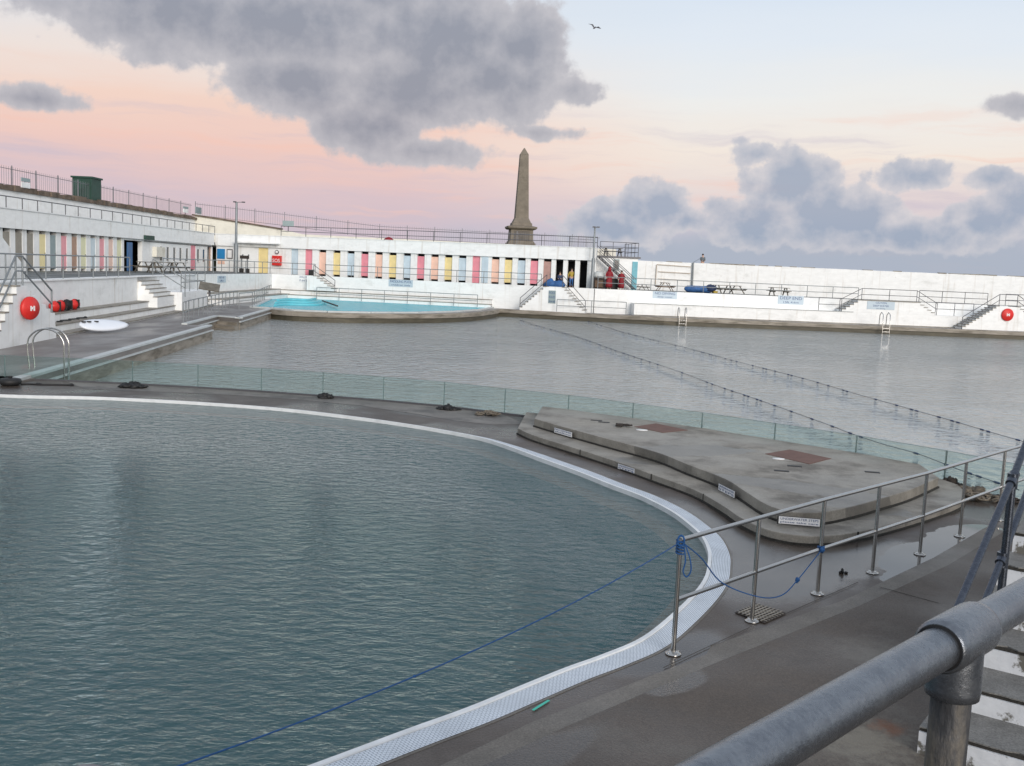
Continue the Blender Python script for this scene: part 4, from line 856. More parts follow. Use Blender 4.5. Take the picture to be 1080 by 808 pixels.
mb = MB(); mb.extrude([P5.pt(s, z+.004, 3.0) for s, z in pr_], -P5.n*1.38); mb.build('stair_body', 'white', pc)
for lo, hi in ((c0_, c1_), (c3_, c2_)):
    mb = MB()
    for k in range(11):
        x0 = lo+(hi-lo)*k/11; x1 = lo+(hi-lo)*(k+1)/11; z = ZS+(ZD-ZS)*(k+1)/11; P5.box(mb, min(x0, x1)-.05, max(x0, x1), z+.005, z+.06, 1.62, 3.06)
    mb.build('treads', 'concrete', pc)
railing('handrail', 'dark handrail of the stair flight by the red round locker at right', [P5.pt(c0_, ZS, 2.9), P5.pt(c1_, ZD, 2.9), P5.pt(c2_, ZD, 2.9), P5.pt(c3_, ZS, 2.9)], spacing=2.6, r=0.03, m='dark_rail')
# middle stairs (x 547-616)
pm = thing('stair_platform', 'white double stair down from the deck at the right end of the cabins', 'steps')
def p4(px, z): return P4.at(px, z)
P4s = P4; p4 = lambda px, z: sh(P4, 1.8).at(px, z)
m0, m1, m2_, m3 = p4(548, 0.2), p4(576, 2.0), p4(593, 2.0), p4(617, 0.4)
pr_ = [(m0, ZS)] + stairprof(m0, ZS, m1, ZD, 9) + [(m2_, ZD)] + stairprof(m3, ZS, m2_, ZD, 9)[::-1] + [(m3, ZS)]
mb = MB(); mb.extrude([P4.pt(s, z+.003, 1.8) for s, z in pr_], -P4.n*1.49); mb.build('stair_body', 'white', pm)
for lo, hi in ((m0, m1), (m3, m2_)):
    mb = MB()
    for k in range(9):
        x0 = lo+(hi-lo)*k/9; x1 = lo+(hi-lo)*(k+1)/9; z = ZS+(ZD-ZS)*(k+1)/9; P4.box(mb, min(x0, x1)-.04, max(x0, x1), z+.004, z+.05, .35, 1.84)
    mb.build('treads', 'concrete', pm)
railing('handrail', 'handrail of the double stair at the right end of the cabins, left flight', [P4.pt(m0, ZS, 1.7), P4.pt(m1, ZD, 1.7)], spacing=2.2, r=0.028, m='dark_rail')
railing('handrail', 'handrail of the double stair at the right end of the cabins, right flight', [P4.pt(m2_, ZD, 1.7), P4.pt(m3, ZS, 1.7)], spacing=2.2, r=0.028, m='dark_rail')
# small stair by kid pool (x 335-356)
pk = thing('stair_platform', 'narrow white stair down to the paddling pool terrace', 'steps')
k0, k1 = P2.at(335, 2.0), P2.at(357, 0.6)
pr_ = [(k0-0.6, 0.86), (k0-.6, ZD)] + stairprof(k1, 0.86, k0, ZD, 6)[::-1] + [(k1, 0.86)]
mb = MB(); mb.extrude([P2.pt(s, z, 1.1) for s, z in pr_], -P2.n*0.79); mb.build('stair_body', 'white', pk)
mb = MB()
for k in range(6):
    x0 = k1+(k0-k1)*k/6; x1 = k1+(k0-k1)*(k+1)/6; z = .86+(ZD-.86)*(k+1)/6; P2.box(mb, min(x0, x1), max(x0, x1)+.04, z+.003, z+.05, .32, 1.13)
mb.build('treads', 'concrete', pk)
railing('handrail', 'dark handrail of the narrow stair above the paddling pool', [P2.pt(k0, ZD, 1.0), P2.pt(k1, 0.86, 1.0)], h=1.0, spacing=4, r=0.028, m='dark_rail')
# railings round paddling pool rear and others at low level
def lowrail(label, pxs, z=ZS+0.05, h=1.05, sp=2.4, m='rail_paint', mids=(0.5,)):
    return railing('pool_railing', label, [P(x, y, z) for x, y in pxs], h=h, spacing=sp, r=0.028, m=m, mids=mids)
railing('pool_railing', 'pipe railing along the rear of the turquoise paddling pool', [P2.pt(sh(P2, 1.6).at(x, .6), .12, 1.6) for x in (334, 503.5)], h=1.05, spacing=2.2, r=0.028)
lowrail('short pipe railing between paddling pool and double stair', [(522, 324.2), (543, 325.0)])
lowrail('pipe railing on the pool edge in front of the double stair', [(587, 328.6), (660, 331.8)])
lowrail('long pipe railing ramp along the left walk', [(193, 341), (199, 338), (238, 325.5), (250, 322)], sp=1.6)
lowrail('railing of the walk left of the turquoise paddling pool', [(252, 326), (266, 324.2), (284, 313.5), (290, 311)], sp=2.2)
# corner stair at (172-192)
cs = thing('stair_platform', 'cream steps climbing to the left cabin deck near the corner', 'steps')
sx = sh(T1, -.8).at(161, 1.0); L_ = 4.0
for k in range(6):
    mb = MB(); T1.box(mb, sx+k*0.0+0.1, sx+L_, 0.0, 0.84+(k+1)*0.215, -1.66+0.22*(5-k)-0.22, -1.66+0.22*(5-k)); stp = mb.build('step', 'white', cs)
    mb = MB(); T1.box(mb, sx+0.05, sx+L_+.05, 0.84+(k+1)*0.215, 0.875+(k+1)*0.215, -1.66+0.22*(5-k)-0.24, -1.66+0.22*(5-k)+.02); mb.build('tread', 'concrete', stp)
mb = MB(); T1.box(mb, sx+L_+.1, sx+L_+7.5, -.2, 1.25, -1.6, -.1); mb.build('landing', 'white', cs)
railing('handrail', 'grey railing round the landing at the corner steps', [T1.pt(sx+L_+.3, 1.25, -.2), T1.pt(sx+L_+7.3, 1.25, -.2), T1.pt(sx+L_+7.3, 1.25, -1.5)], h=1.2, spacing=2.0, r=0.03)
railing('handrail', 'grey sloping handrail of the cream corner steps', [T1.pt(sx+L_, ZD, -1.8), T1.pt(sx+L_, 1.0, 0.1)], h=1.05, spacing=1.5, r=0.03)
a = P(221, 302.5, 1.75); r_ = thing('information_lectern', 'brown tilted information board on the corner landing', 'sign board')
one(lambda b: b.box(a, (1.15, .8, 0.06), 0.2, (0.5, 0.15)), 'board', 'wood_grey', parent=r_); one(lambda b: b.bar(a, V((a.x, a.y, 1.2)), .1, .1), 'stand', 'dark_rail', parent=r_)
# ---------------- signs with lettering on far walls
def wall_sign(W, px0, px1, py0, py1, o, lines, label, bg='sign_pale', size=.36):
    pc_ = (px0+px1)/2; zc = W.z(pc_, (py0+py1)/2); z0 = W.z(pc_, py1); z1 = W.z(pc_, py0)
    # plane z() is for offset 0; correct roughly by using an offset plane
    Wo = Plane(W.A+W.n*o, W.B+W.n*o); Wo.n = W.n; z0 = Wo.z(pc_, py1); z1 = Wo.z(pc_, py0); zc = (z0+z1)/2
    r_ = thing('wall_sign', label, 'sign', 'pale signs painted on the white terrace walls'); mb = MB(); Wo.box(mb, Wo.at(px0, zc), Wo.at(px1, zc), z0, z1, 0.0, 0.03); mb.build('sign_board', bg, r_)
    ex = Wo.t if Wo.t.x > 0 else -Wo.t; s_c = Wo.at(pc_, zc); H = z1-z0; width = abs(Wo.at(px1, zc)-Wo.at(px0, zc)); y = z1
    tot = sum(f for _, f in lines)
    for t_, f in lines:
        hh = H*0.86*f/tot; y -= hh/2+H*0.04; text(t_, hh*0.95, Wo.pt(s_c, y, .033), ex, (0, 0, 1), 'ink', r_, w=min(width*0.88, len(t_)*hh*0.62)); y -= hh/2
    return r_
wall_sign(P2, 315, 331, 290.4, 298.2, .302, [('SHALLOW POOL', 1), ('0.6m DEEP', 1)], 'pale sign with blue lettering below the first cabins', bg='white')
wall_sign(P2, 410, 435.5, 295, 302.5, .302, [('PADDLING POOL', 1.2), ('children only', .8)], 'pale blue sign reading paddling pool below the middle cabins')
wall_sign(P5, 688.5, 714, 307.5, 315, .302, [('NO DIVING', 1.2), ('deep water', .8)], 'pale blue sign below the brown picnic table')
wall_sign(P5, 820.5, 847.5, 312, 321, .302, [('DEEP END', 1.3), ('15ft 4.6m', .8)], 'pale blue sign reading deep end below the last picnic table')
wall_sign(P5, 914.5, 943.5, 318, 326.5, 1.604, [('CAUTION', 1.1), ('DEEP WATER', 1.1), ('no diving', .7)], 'pale green-blue sign under the projecting platform above the ladder')
r_ = wall_sign(P4, 578.5, 586, 306.5, 320, 1.802, [('POOL', 1), ('RULES', 1), ('please read', 1)], 'tall narrow slate sign on the front of the double stair', bg='slate')
wall_sign(P3, 229, 238, 291, 298, .302, [('FIRST AID', 1), ('office', 1)], 'pale grey sign on the corner wall under the lamp post')
# round red lockers
def ring_locker(label, c, nrm, r, txt=True):
    nrm = V(nrm).normalized(); z = V((0, 0, 1)); ex = z.cross(nrm).normalized(); M = Matrix((ex, z, nrm)).transposed()
    root = thing('lifebuoy_locker', label, 'lifebuoy locker')
    one(lambda b: b.lathe(c, [(r*.9, 0), (r, 0.03), (r, 0.10), (r*.92, 0.15), (r*.62, 0.165), (r*.58, .185)], 24, axis=M), 'housing', 'red', parent=root)
    mb = MB(); cc = V(c)+nrm*0.187
    for dx, w, h in ((-.22, .07, .42), (-.12, .07, .42), (.22, .07, .42), (.12, .07, .42)): mb.hexa([cc+ex*(r*(dx+i*w/2))*1.0+z*(r*j*h/2)+nrm*k_ for k_ in (0, .01) for i, j in ((-1, -1), (1, -1), (1, 1), (-1, 1))])
    mb.lathe(cc, [(r*.1, 0), (r*.1, 0.012)], 10, axis=M)
    mb.build('emblem', 'sign_white', root); return root
c = T1.pt(sh(T1, .2).at(30, 1.25), sh(T1, .2).z(30, 325), 0.2)
ring_locker('red round lifebuoy locker on the white stair block at left', c, T1.n*0.85+V((0, -.35, 0)), 0.42)
c = P5.pt(sh(P5, 3.01).at(1062, 1.3), sh(P5, 3.01).z(1062, 332), 3.01)
ring_locker('red round lifebuoy locker on the white wall at the far right', c, P5.n, 0.55, False)
# pool ladders
def ladder_far(label, px, D_y, zt=1.25):
    root = thing('pool_ladder', label, 'ladder', 'pool ladders')
    for dx in (0, 0.6):
        x = px+dx; one(lambda b: b.tube([V((x, D_y+.8, ZS)), V((x, D_y+.75, zt*.8)), V((x, D_y+.4, zt)), V((x, D_y-.02, zt*.85)), V((x, D_y-.12, .3)), V((x, D_y-.12, -.8))], .035, 6), 'side_rail', 'steel', parent=root)
    for z in (-.1, -.4): one(lambda b: b.tube([V((px, D_y-.12, z)), V((px+.6, D_y-.12, z))], .025, 6), 'rung', 'steel', parent=root)
q = P(930, 344.3, ZS); ladder_far('pale ladder hoops under the deep platform on the far right wall', q.x, q.y-.1)
q = P(716, 335.6, ZS); ladder_far('pale ladder hoops on the far pool edge below the picnic tables', q.x, q.y-.1, .95)
lad = thing('pool_ladder', 'large stainless steel hooped ladder at the left pool side', 'ladder', 'pool ladders')
for yy, fx in ((28.55, 0), (28.95, 0.1)):
    xe = A0.x+(B0.x-A0.x)*(yy-A0.y)/(B0.y-A0.y)+.12
    pp = spline([V((xe-1.0, yy, ZS)), V((xe-1.05, yy, .55)), V((xe-1.02, yy, .9)), V((xe-.8, yy, 1.13)), V((xe-.5, yy, 1.2)), V((xe-.2, yy, 1.1)), V((xe-.02, yy, .85)), V((xe, yy, .5)), V((xe, yy, -.9))], 5)
    one(lambda b: b.tube(pp, .024, 8), 'side_rail', 'steel', parent=lad)
for z in (-.15, -.45): one(lambda b: b.tube([V((xe, 28.55, z)), V((xe, 28.95, z))], .02, 8), 'rung', 'steel', parent=lad)
# rescue board, red bags
bd = thing('rescue_board', 'white rescue board lying on the left walk below the seating', 'board')
c = P(110, 343.0, ZS+.32)
def board_pts(z, k):
    out = []
    for i in range(24):
        a = 2*math.pi*i/24; x = math.cos(a); y = math.sin(a); out.append(c+V((y*.42*k*(1-.18*x), x*1.2*k, z)))
    return out
mb = MB(); rings = [board_pts(-.10, .75), board_pts(-.04, .97), board_pts(.02, 1.0), board_pts(.07, .9), board_pts(.10, .5)]
vs = sum(rings, []); fs = [(i*24+k, i*24+(k+1) % 24, (i+1)*24+(k+1) % 24, (i+1)*24+k) for i in range(4) for k in range(24)]+[tuple(range(24)), tuple(range(96, 120))]
M_ = Matrix.Rotation(-0.55, 3, 'Z') @ Matrix.Rotation(0.5, 3, 'Y'); vs = [c+M_ @ (v-c) for v in vs]; mb.add(vs, fs, True); mb.build('hull', 'board_white', bd)
for dy in (-.95, -.7, -.35): one(lambda b: b.box(c+M_ @ V((.12*(1 if dy < -1.1 else -1), dy, .12)), (.16, .10, .05)), 'handle', 'black', parent=bd)
k = 0
for i, (px, m_, lb_) in enumerate(((58, 'red', 'leftmost red buoyancy bag on the seating tier'), (64.5, 'red', 'red and black buoyancy bag, second from left on the seating tier'), (70.5, 'black', 'black kit bag between the red bags on the seating tier'), (78, 'red', 'rightmost red buoyancy bag on the seating tier'))):
    a = T1.pt(sh(T1, -1.3).at(px, 1.1), 1.08, -1.3); r_ = thing('kit_bag', lb_, 'bag', 'kit bags on the left seating')
    one(lambda b: b.blob(a, .22, .34, .24, 10, 7, .10), 'bag_body', m_, parent=r_); one(lambda b: b.box(a+V((.1, 0, .02)), (.3, .06, .4)), 'strap', 'black', parent=r_)
one(lambda b: b.tube(spline([T1.pt(sh(T1, -.8).at(60, .5)+i*.35, .52, -.80+.12*math.sin(i*2.1)) for i in range(12)], 4), .03, 5), 'rope', 'black', 'dark rope lying along the middle seating tier at left', 'rope')
# ---------------- glass fence
gf = thing('glass_fence', 'low green-tinted glass panel fence along the deck between the pools', 'fence')
for i in range(len(fence)-1):
    a, c = fence[i], fence[i+1]; t = (c-a).normalized(); nn = V((-t.y, t.x, 0))
    one(lambda b: b.hexa([p+nn*o_+V((0, 0, z)) for z in (-0.12, GH) for p, o_ in ((a+t*.015, -.006), (c-t*.015, -.006), (c-t*.015, .006), (a+t*.015, .006))]), 'glass_panel', 'fence_glass', parent=gf)
    one(lambda b: b.bar(c+V((0, 0, -.12)), c+V((0, 0, GH)), .022, .018), 'joint', 'glass_edge', parent=gf)
mb = MB()
for i in range(len(fence)-1): mb.bar(fence[i]+V((0, 0, .012)), fence[i+1]+V((0, 0, .012)), .07, .05)
mb.build('base_channel', 'dark_rail', gf)
mb = MB()
for i in range(len(fence)-1): mb.bar(fence[i]+V((0, 0, GH+.004)), fence[i+1]+V((0, 0, GH+.004)), .014, .006)
mb.build('top_edge', 'glass_edge', gf)
# ---------------- stepped island platform
isl = thing('stepped_platform', 'low two-step grey concrete platform between the two pools', 'platform')
lo_px = [(546, 451.5), (563.6, 459.4), (611, 474.0), (654, 488), (687.4, 500), (731.4, 516), (761.5, 532.5), (782.5, 546.5), (810, 558.5), (845, 565), (880, 564.5), (910, 560), (935, 554), (975, 542.5), (1012.5, 529), (1017, 519), (1010, 511)]
up_px = [(563.6, 441.3), (585.6, 447.8), (636.5, 461.7), (692, 476.7), (724.4, 489.4), (763.8, 504.5), (785, 517.5), (803, 529), (820, 536.3), (842, 540.5), (868, 540), (900, 533.8), (930, 525.5), (960, 516.5), (990, 503.5)]
ZI1, ZI2 = 0.13, 0.31
def back_line(z): return [V((p.x, p.y-.12, 0)) for p in (fence[14], fence[13], fence[12], fence[11], fence[10])]
lo = spline([P(x, y, ZI1) for x, y in lo_px], 4)
up = spline([P(x, y, ZI2) for x, y in up_px], 4)
def mk_tier(name, line, tail, z, m):
    loop = line+tail; mb = MB(); mb.prism(loop, -0.01, z); o = mb.build(name, m, isl, bevel=0.012); return o
mk_tier('lower_step', lo, [V((p.x, p.y-.10, 0)) for p in (fence[14].lerp(fence[15], .9), fence[14], fence[13], fence[12], fence[11], fence[10], fence[9].lerp(fence[10], .35))], ZI1, 'concrete')
mk_tier('upper_step', up, [V((p.x, p.y-.13, 0)) for p in (fence[14].lerp(fence[15], .7), fence[14], fence[13], fence[12], fence[11], fence[10], fence[9].lerp(fence[10], .6))], ZI2, 'concrete')
# dark joint groove along the foot of each step
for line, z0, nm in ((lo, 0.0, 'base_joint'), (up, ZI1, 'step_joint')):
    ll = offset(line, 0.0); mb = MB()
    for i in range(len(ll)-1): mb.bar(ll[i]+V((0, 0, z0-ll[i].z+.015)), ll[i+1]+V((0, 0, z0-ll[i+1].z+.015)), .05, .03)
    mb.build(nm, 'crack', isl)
mb = MB()
for quad in ([(668.9, 450), (692, 446.6), (725.6, 453.6), (699, 456.3)], [(807, 478.6), (832.8, 474.2), (876.7, 483.6), (853.6, 489.4)]): 
    mb = MB(); mb.prism([P(x, y, ZI2+.006) for x, y in quad], ZI2+.001, ZI2+.008); mb.build('patch', 'brown_patch', isl)
for (x, y, w) in ((677, 453.8, .12), (821, 484.2, .11)):
    q = P(x, y, ZI2); one(lambda b: b.lathe(V((q.x, q.y, ZI2+.001)), [(w, 0), (w, .01)], 20, sx=1, sy=.7), 'white_disc', 'sign_white', parent=isl)
for (x, y) in ((824.4, 496.9), (838, 491.8), (920, 498.2), (637, 445.5), (629, 443.6)):
    q = P(x, y, ZI2); one(lambda b: b.box(V((q.x, q.y, ZI2+.003)), (.24, .10, .01), -.2), 'slot', 'black', parent=isl)
mb = MB()
for (x, y, a_) in ((687, 500, 0), (612, 474.3, 0), (742, 521, 0), (905, 561, 1), (955, 548, 1)):
    q = P(x, y, ZI1); mb.bar(V((q.x, q.y-.004, 0)), V((q.x, q.y-.004, ZI1+.002)), .02, .02)
mb.build('step_crack', 'crack', isl)
# platform signs
def face_sign(a_px, c_px, z0, z1, lines, label, o=0.03):
    a = P(a_px[0], a_px[1], z1); c = P(c_px[0], c_px[1], z1); t = (c-a); t.z = 0; t.normalize(); nn = V((t.y, -t.x, 0))
    if nn.y > 0: nn = -nn
    r_ = thing('step_sign', label, 'sign', 'small white signs on the platform steps')
    for nm, g_, oo, th, m_ in (('backing', .02, o-.012, .012, 'ink_black'), ('sign_board', 0, o, .006, 'sign_white')):
        one(lambda b: b.hexa([p+nn*q_+V((0, 0, z-z1)) for z in (z0-g_*.6, z1+g_*.3) for p, q_ in ((a-t*g_, oo), (c+t*g_, oo), (c+t*g_, oo+th), (a-t*g_, oo+th))]), nm, m_, parent=r_)
    L = (c-a).length; H = z1-z0; mid = (a+c)/2; y = z1-H*.06
    for t_, f in lines:
        hh = H*.8*f; y -= hh/2; text(t_, hh*1.05, V((mid.x, mid.y, y))+nn*(o+.008), t if t.x > 0 else -t, (0, 0, 1), 'ink', r_, ext=.0008, w=L*.92); y -= hh/2+H*.05
face_sign((820.5, 541.5), (863.5, 545.0), ZI1+.03, ZI2-.05, [('UNDERWATER STEPS', .55), ('please take care', .42)], 'white sign on the near end of the upper step reading underwater steps', .16)
face_sign((764.5, 510.0), (781.5, 518.5), ZI1+.03, ZI2-.05, [('UNDERWATER', .5), ('STEPS', .5)], 'small white sign on the upper step behind the second rail post', .10)
face_sign((587.5, 450.8), (606, 456.0), ZI1+.03, ZI2-.05, [('NO DIVING', .5), ('shallow', .45)], 'small white sign at the far end of the upper step', .06)
face_sign((654.5, 488.8), (672, 494.4), .02, ZI1-.02, [('UNDERWATER', .5), ('STEPS', .5)], 'small white sign on the lower step near the pool grating', .05)
# ---------------- heaps: weights, rope, seaweed
def heap(name, label, cat, px, py, w, h, m, z=0.0, n=9, ropey=False, d=.6, mats=None):
    q = P(px, py, z); r_ = MB()
    for i in range(n):
        a = random.uniform(0, 6.28); rr = random.random()**.5
        c_ = q+V((math.cos(a)*rr*w*.42, math.sin(a)*rr*w*.42*d, 0)); hh = h*(1-.6*rr)*random.uniform(.7, 1.25)
        if ropey:
            pts = [c_+V((.12*w*math.cos(k*.9+a)*(1+k*.08), .12*w*math.sin(k*.9+a)*d*(1+k*.08), .03+hh*.6*random.random())) for k in range(9)]
            r_.tube(spline(pts, 3), .018, 5)
        else: r_.blob(c_+V((0, 0, hh*.42)), w*.16*random.uniform(.6, 1.3), w*.15, hh*.55, 9, 7, .32)
    return tag(r_.build(name, m), label, cat)
b_ = thing('mooring_weight', 'round black rubber weight at the left end of the deck', 'weight'); q = P(11, 406.5, 0)
one(lambda b: b.lathe(q, [(.18, 0), (.25, .04), (.27, .11), (.24, .17), (.14, .19)], 18), 'weight_body', 'black', parent=b_); one(lambda b: b.lathe(q+V((0, 0, .19)), [(.05, 0), (.05, .05)], 8), 'cap', 'black', parent=b_)
heap('fabric_heap', 'black heap with lumpy top on the deck at left', 'heap', 140, 409.0, .70, .20, 'black', n=22)
heap('fabric_heap', 'small rough black heap beside the glass fence in the middle', 'heap', 344, 420.0, .48, .15, 'black', n=22)
heap('fabric_heap', 'flat black heap left of the tangled rope', 'heap', 473, 432.3, .55, .13, 'black', n=22, d=.5)
heap('rope_heap', 'tangled brown and black rope heap by the glass fence', 'rope', 514, 438.5, .6, .16, 'debris', n=12, ropey=True)
heap('rope_heap', 'small coil of dark rope and white scraps on the platform by the brown patch', 'rope', 654.5, 450, .40, .06, 'debris_dark', z=ZI2, n=6, ropey=True)
one(lambda b: b.tube(spline([P(22, 405.3, .02), P(30, 405, .02), P(42, 405.6, .02), P(60, 405.8, .02), P(78, 406.2, .02)], 4), .022, 5), 'cable', 'black', 'black cable trailing from the round weight along the deck', 'cable')
heap('cable_block', 'small black block on the trailing cable', 'block', 41, 405.6, .26, .07, 'black', n=3); heap('cable_block', 'second small black block at the end of the trailing cable', 'block', 75, 407, .26, .07, 'black', n=3)
q = P(888, 604, 0); heap('glove', 'small crumpled black glove on the wet deck behind the railing', 'glove', 888, 605, .13, .06, 'black', n=5)
for x, y, w, lb_, mm, rp in ((1003, 514, .45, 'dark sandbag tied to the end of the platform beside the glass fence', 'debris_dark', False), (1021, 521, .65, 'grey-brown rubbish heap next to the end of the platform', 'debris', False), (1041, 529, .75, 'largest pile of brown net and rope behind the rail posts', 'debris', True), (1062, 530, .5, 'dark net heap beside the galvanised post', 'debris_dark', True)):
    heap('net_heap', lb_, 'net heap', x, y, w, .2, mm, n=14, ropey=rp)
# drain grid and green mark
dg = thing('drain_cover', 'square metal drain cover in the deck behind the first rail posts', 'drain cover')
qd = [P(*p, .012) for p in ((775, 646), (797, 636.5), (829, 646.5), (806, 657))]
one(lambda b: b.prism(qd, .006, .013), 'cover_plate', 'debris_dark', parent=dg)
mb = MB()
for i in range(1, 8):
    mb.bar(qd[0].lerp(qd[1], i/8)+V((0, 0, .005)), qd[3].lerp(qd[2], i/8)+V((0, 0, .005)), .012, .006); mb.bar(qd[0].lerp(qd[3], i/8)+V((0, 0, .009)), qd[1].lerp(qd[2], i/8)+V((0, 0, .009)), .012, .006)
mb.build('grid_bars', 'concrete', dg)
one(lambda b: b.bar(P(562, 749, .012), P(579, 738.5, .012), .022, .003), 'marker_tape', 'marker_green', 'short strip of green tape on the dark deck beside the grating', 'tape')
# ---------------- stainless railing in the foreground
bases = [(710, 690), (793, 655.5), (862, 626.7), (920, 604.5), (970, 585), (1012, 566), (1053, 549)]
bp_ = [P(x, y, 0) for x, y in bases]
dd = (bp_[-1]-bp_[-2]); bp_ += [bp_[-1]+dd, bp_[-1]+dd*2]
# straighten: fit positions onto line
rl = railing('stainless_railing', 'polished stainless steel railing with round flanges along the wet deck', [bp_[0], bp_[2], bp_[4], bp_[6], bp_[8]], h=1.08, mids=(0.48,), r=0.0235, m='steel', flange=True, posts_at=bp_, pr=0.0225, group='foreground railings')
# ropes
top1 = bp_[0]+V((0, 0, 1.06))
end = PD(40, 858, 4.0)
rp = thing('rope', 'blue rope stretched over the warm pool from the first rail post', 'rope')
pts = []
for i in range(41):
    f = i/40; p = top1.lerp(end, f); p.z -= 0.15*4*f*(1-f); pts.append(p)
one(lambda b: b.tube(pts, .005, 6), 'line', 'rope_blue', parent=rp)
for f in (.62,): 
    q = pts[int(f*40)]; one(lambda b: b.blob(q, .011, .011, .010, 8, 5, .2), 'knot', 'rope_blue', parent=rp)
mb = MB(); hx = [top1+V((.036*math.cos(a*.9), .036*math.sin(a*.9), -.045*math.floor(a/7)*0 - .004*a+.03)) for a in range(0, 36)]
mb.tube(hx, .008, 6); mb.tube([top1+V((.03*math.cos(a), -.03+.0*a, .02+.05*math.sin(a))) for a in [k*.5 for k in range(14)]], .009, 6)
mb.build('lashing', 'rope_blue', rp)
lp = [top1+V((.03, -.03, -.02)), top1+V((.05, -.04, -.16)), top1+V((.035, -.04, -.26)), top1+V((.07, -.04, -.31)), top1+V((.105, -.04, -.25)), top1+V((.09, -.04, -.14)), top1+V((.04, -.03, -.01))]
one(lambda b: b.tube(spline(lp, 5), .007, 6), 'loop', 'rope_blue', parent=rp)
rp2 = thing('rope', 'thin blue rope hanging slack between the first and third rail posts', 'rope')
m3_ = bp_[2]+V((0, 0, .52)); m1_ = bp_[1]
c1 = PD(762, 615, (bp_[0].y*.45+bp_[1].y*.55)-.03); c2 = PD(800, 629.5, bp_[1].y-.05); c3 = PD(824, 628, bp_[1].y*.55+bp_[2].y*.45-.05); c4 = PD(841, 612, bp_[1].y*.3+bp_[2].y*.7-.05)
pts = spline([top1+V((.02, -.02, 0)), PD(740, 589, bp_[0].y*.75+bp_[1].y*.25-.03), c1, c2, c3, c4, m3_+V((0, -.03, 0))], 8)
one(lambda b: b.tube(pts, .0065, 6), 'line', 'rope_blue', parent=rp2)
one(lambda b: b.blob(c4, .028, .028, .03, 9, 6, .25), 'knot', 'rope_blue', parent=rp2)
mb = MB(); mb.tube([m3_+V((.034*math.cos(a*.8), .034*math.sin(a*.8), -.03+.002*a)) for a in range(0, 32)], .009, 6); mb.blob(m3_+V((0, -.035, 0)), .03, .03, .035, 8, 6, .3); mb.build('lashing', 'rope_blue', rp2)
# ---------------- lane lines
def lane(label, pxs, clusters):
    root = thing('lane_line', label, 'lane rope', 'lane ropes across the main pool')
    pts = spline([P(x, y, ZW+.03) for x, y in pxs], 8)
    one(lambda b: b.tube(pts, .009, 4), 'line', 'float_line', parent=root)
    acc = [0]
    for a, c in zip(pts[:-1], pts[1:]): acc.append(acc[-1]+(c-a).length)
    L = acc[-1]
    def at(s):
        for i in range(len(pts)-1):
            if acc[i+1] >= s: return pts[i].lerp(pts[i+1], (s-acc[i])/(acc[i+1]-acc[i])), (pts[i+1]-pts[i]).normalized()
        return pts[-1], (pts[-1]-pts[-2]).normalized()
    cnt = 0; s = .5
    while s < L and cnt < 95:
        if random.random() < clusters+.35: 
            for k in range(random.choice((1, 1, 2))):
                p, t = at(min(L, s)); one(lambda b: b.tube([p-t*.11, p-t*.08, p+t*.08, p+t*.11], .06, 8, radii=[.010, .025, .025, .010]), 'float', 'float_blue', parent=root); s += .34; cnt += 1
        s += random.uniform(.25, 1.3)
    return root
lane('nearer lane rope with dark blue floats slanting across the main pool', [(548, 337), (560.5, 341.7), (610.5, 356), (651.5, 370.5), (716.5, 392), (752.6, 405.7), (800.7, 422), (868, 446), (897, 457), (930.7, 468.3), (969, 479), (1012.6, 495.7), (1075, 517)], .42)
lane('farther lane rope with dark blue floats slanting across the main pool', [(618, 338), (656, 350), (723.7, 367), (772, 380), (839, 397), (878, 408), (899.4, 414.4), (964.5, 432.7), (1005, 444), (1048.7, 457), (1130, 480)], .33)
# ---------------- right foreground stairs
n_ = V((.585, .81, 0)).normalized(); t_ = V((.81, -.585, 0)).normalized(); C0 = P(967, 795, 0)
sr = thing('concrete_steps', 'worn steps with white risers and grey treads at the lower right', 'steps')
for k in range(9):
    o_ = C0+n_*(.54*k)+t_*(0.02*k); z0, z1 = (-.01 if k == 0 else .2*k-.02), .2*(k+1)
    if k == 0: z1 = .21
    a, c = o_, o_+t_*5
    mb = MB(); mb.hexa([p+V((0, 0, z)) for z in (z0, z1-.035) for p in (a, c, c+n_*(.54*(9-k)), a+n_*(.54*(9-k)))]); mb.build('riser', 'white_worn', sr)
    # chipped tread: irregular front edge
    mb = MB(); M2 = 60; fr1 = [a+t_*(5*i/M2)+n_*(random.uniform(.0, .018) if random.random() < .8 else random.uniform(.02, .05)) for i in range(M2+1)]
    fr1[0] = a+n_*.0; bk = [a+n_*.56, c+n_*.56]
    mb.prism([V((p.x, p.y, 0)) for p in fr1]+[V((p.x, p.y, 0)) for p in bk[::-1]], z1-.006, z1+.004)
    mb.build('tread', 'tread', sr)
    mb = MB(); mb.hexa([p+V((0, 0, z)) for z in (z1-.035, z1-.006) for p in (a+n_*.02, c+n_*.02, c+n_*.54, a+n_*.54)]); mb.build('nosing_gap', 'crack', sr)
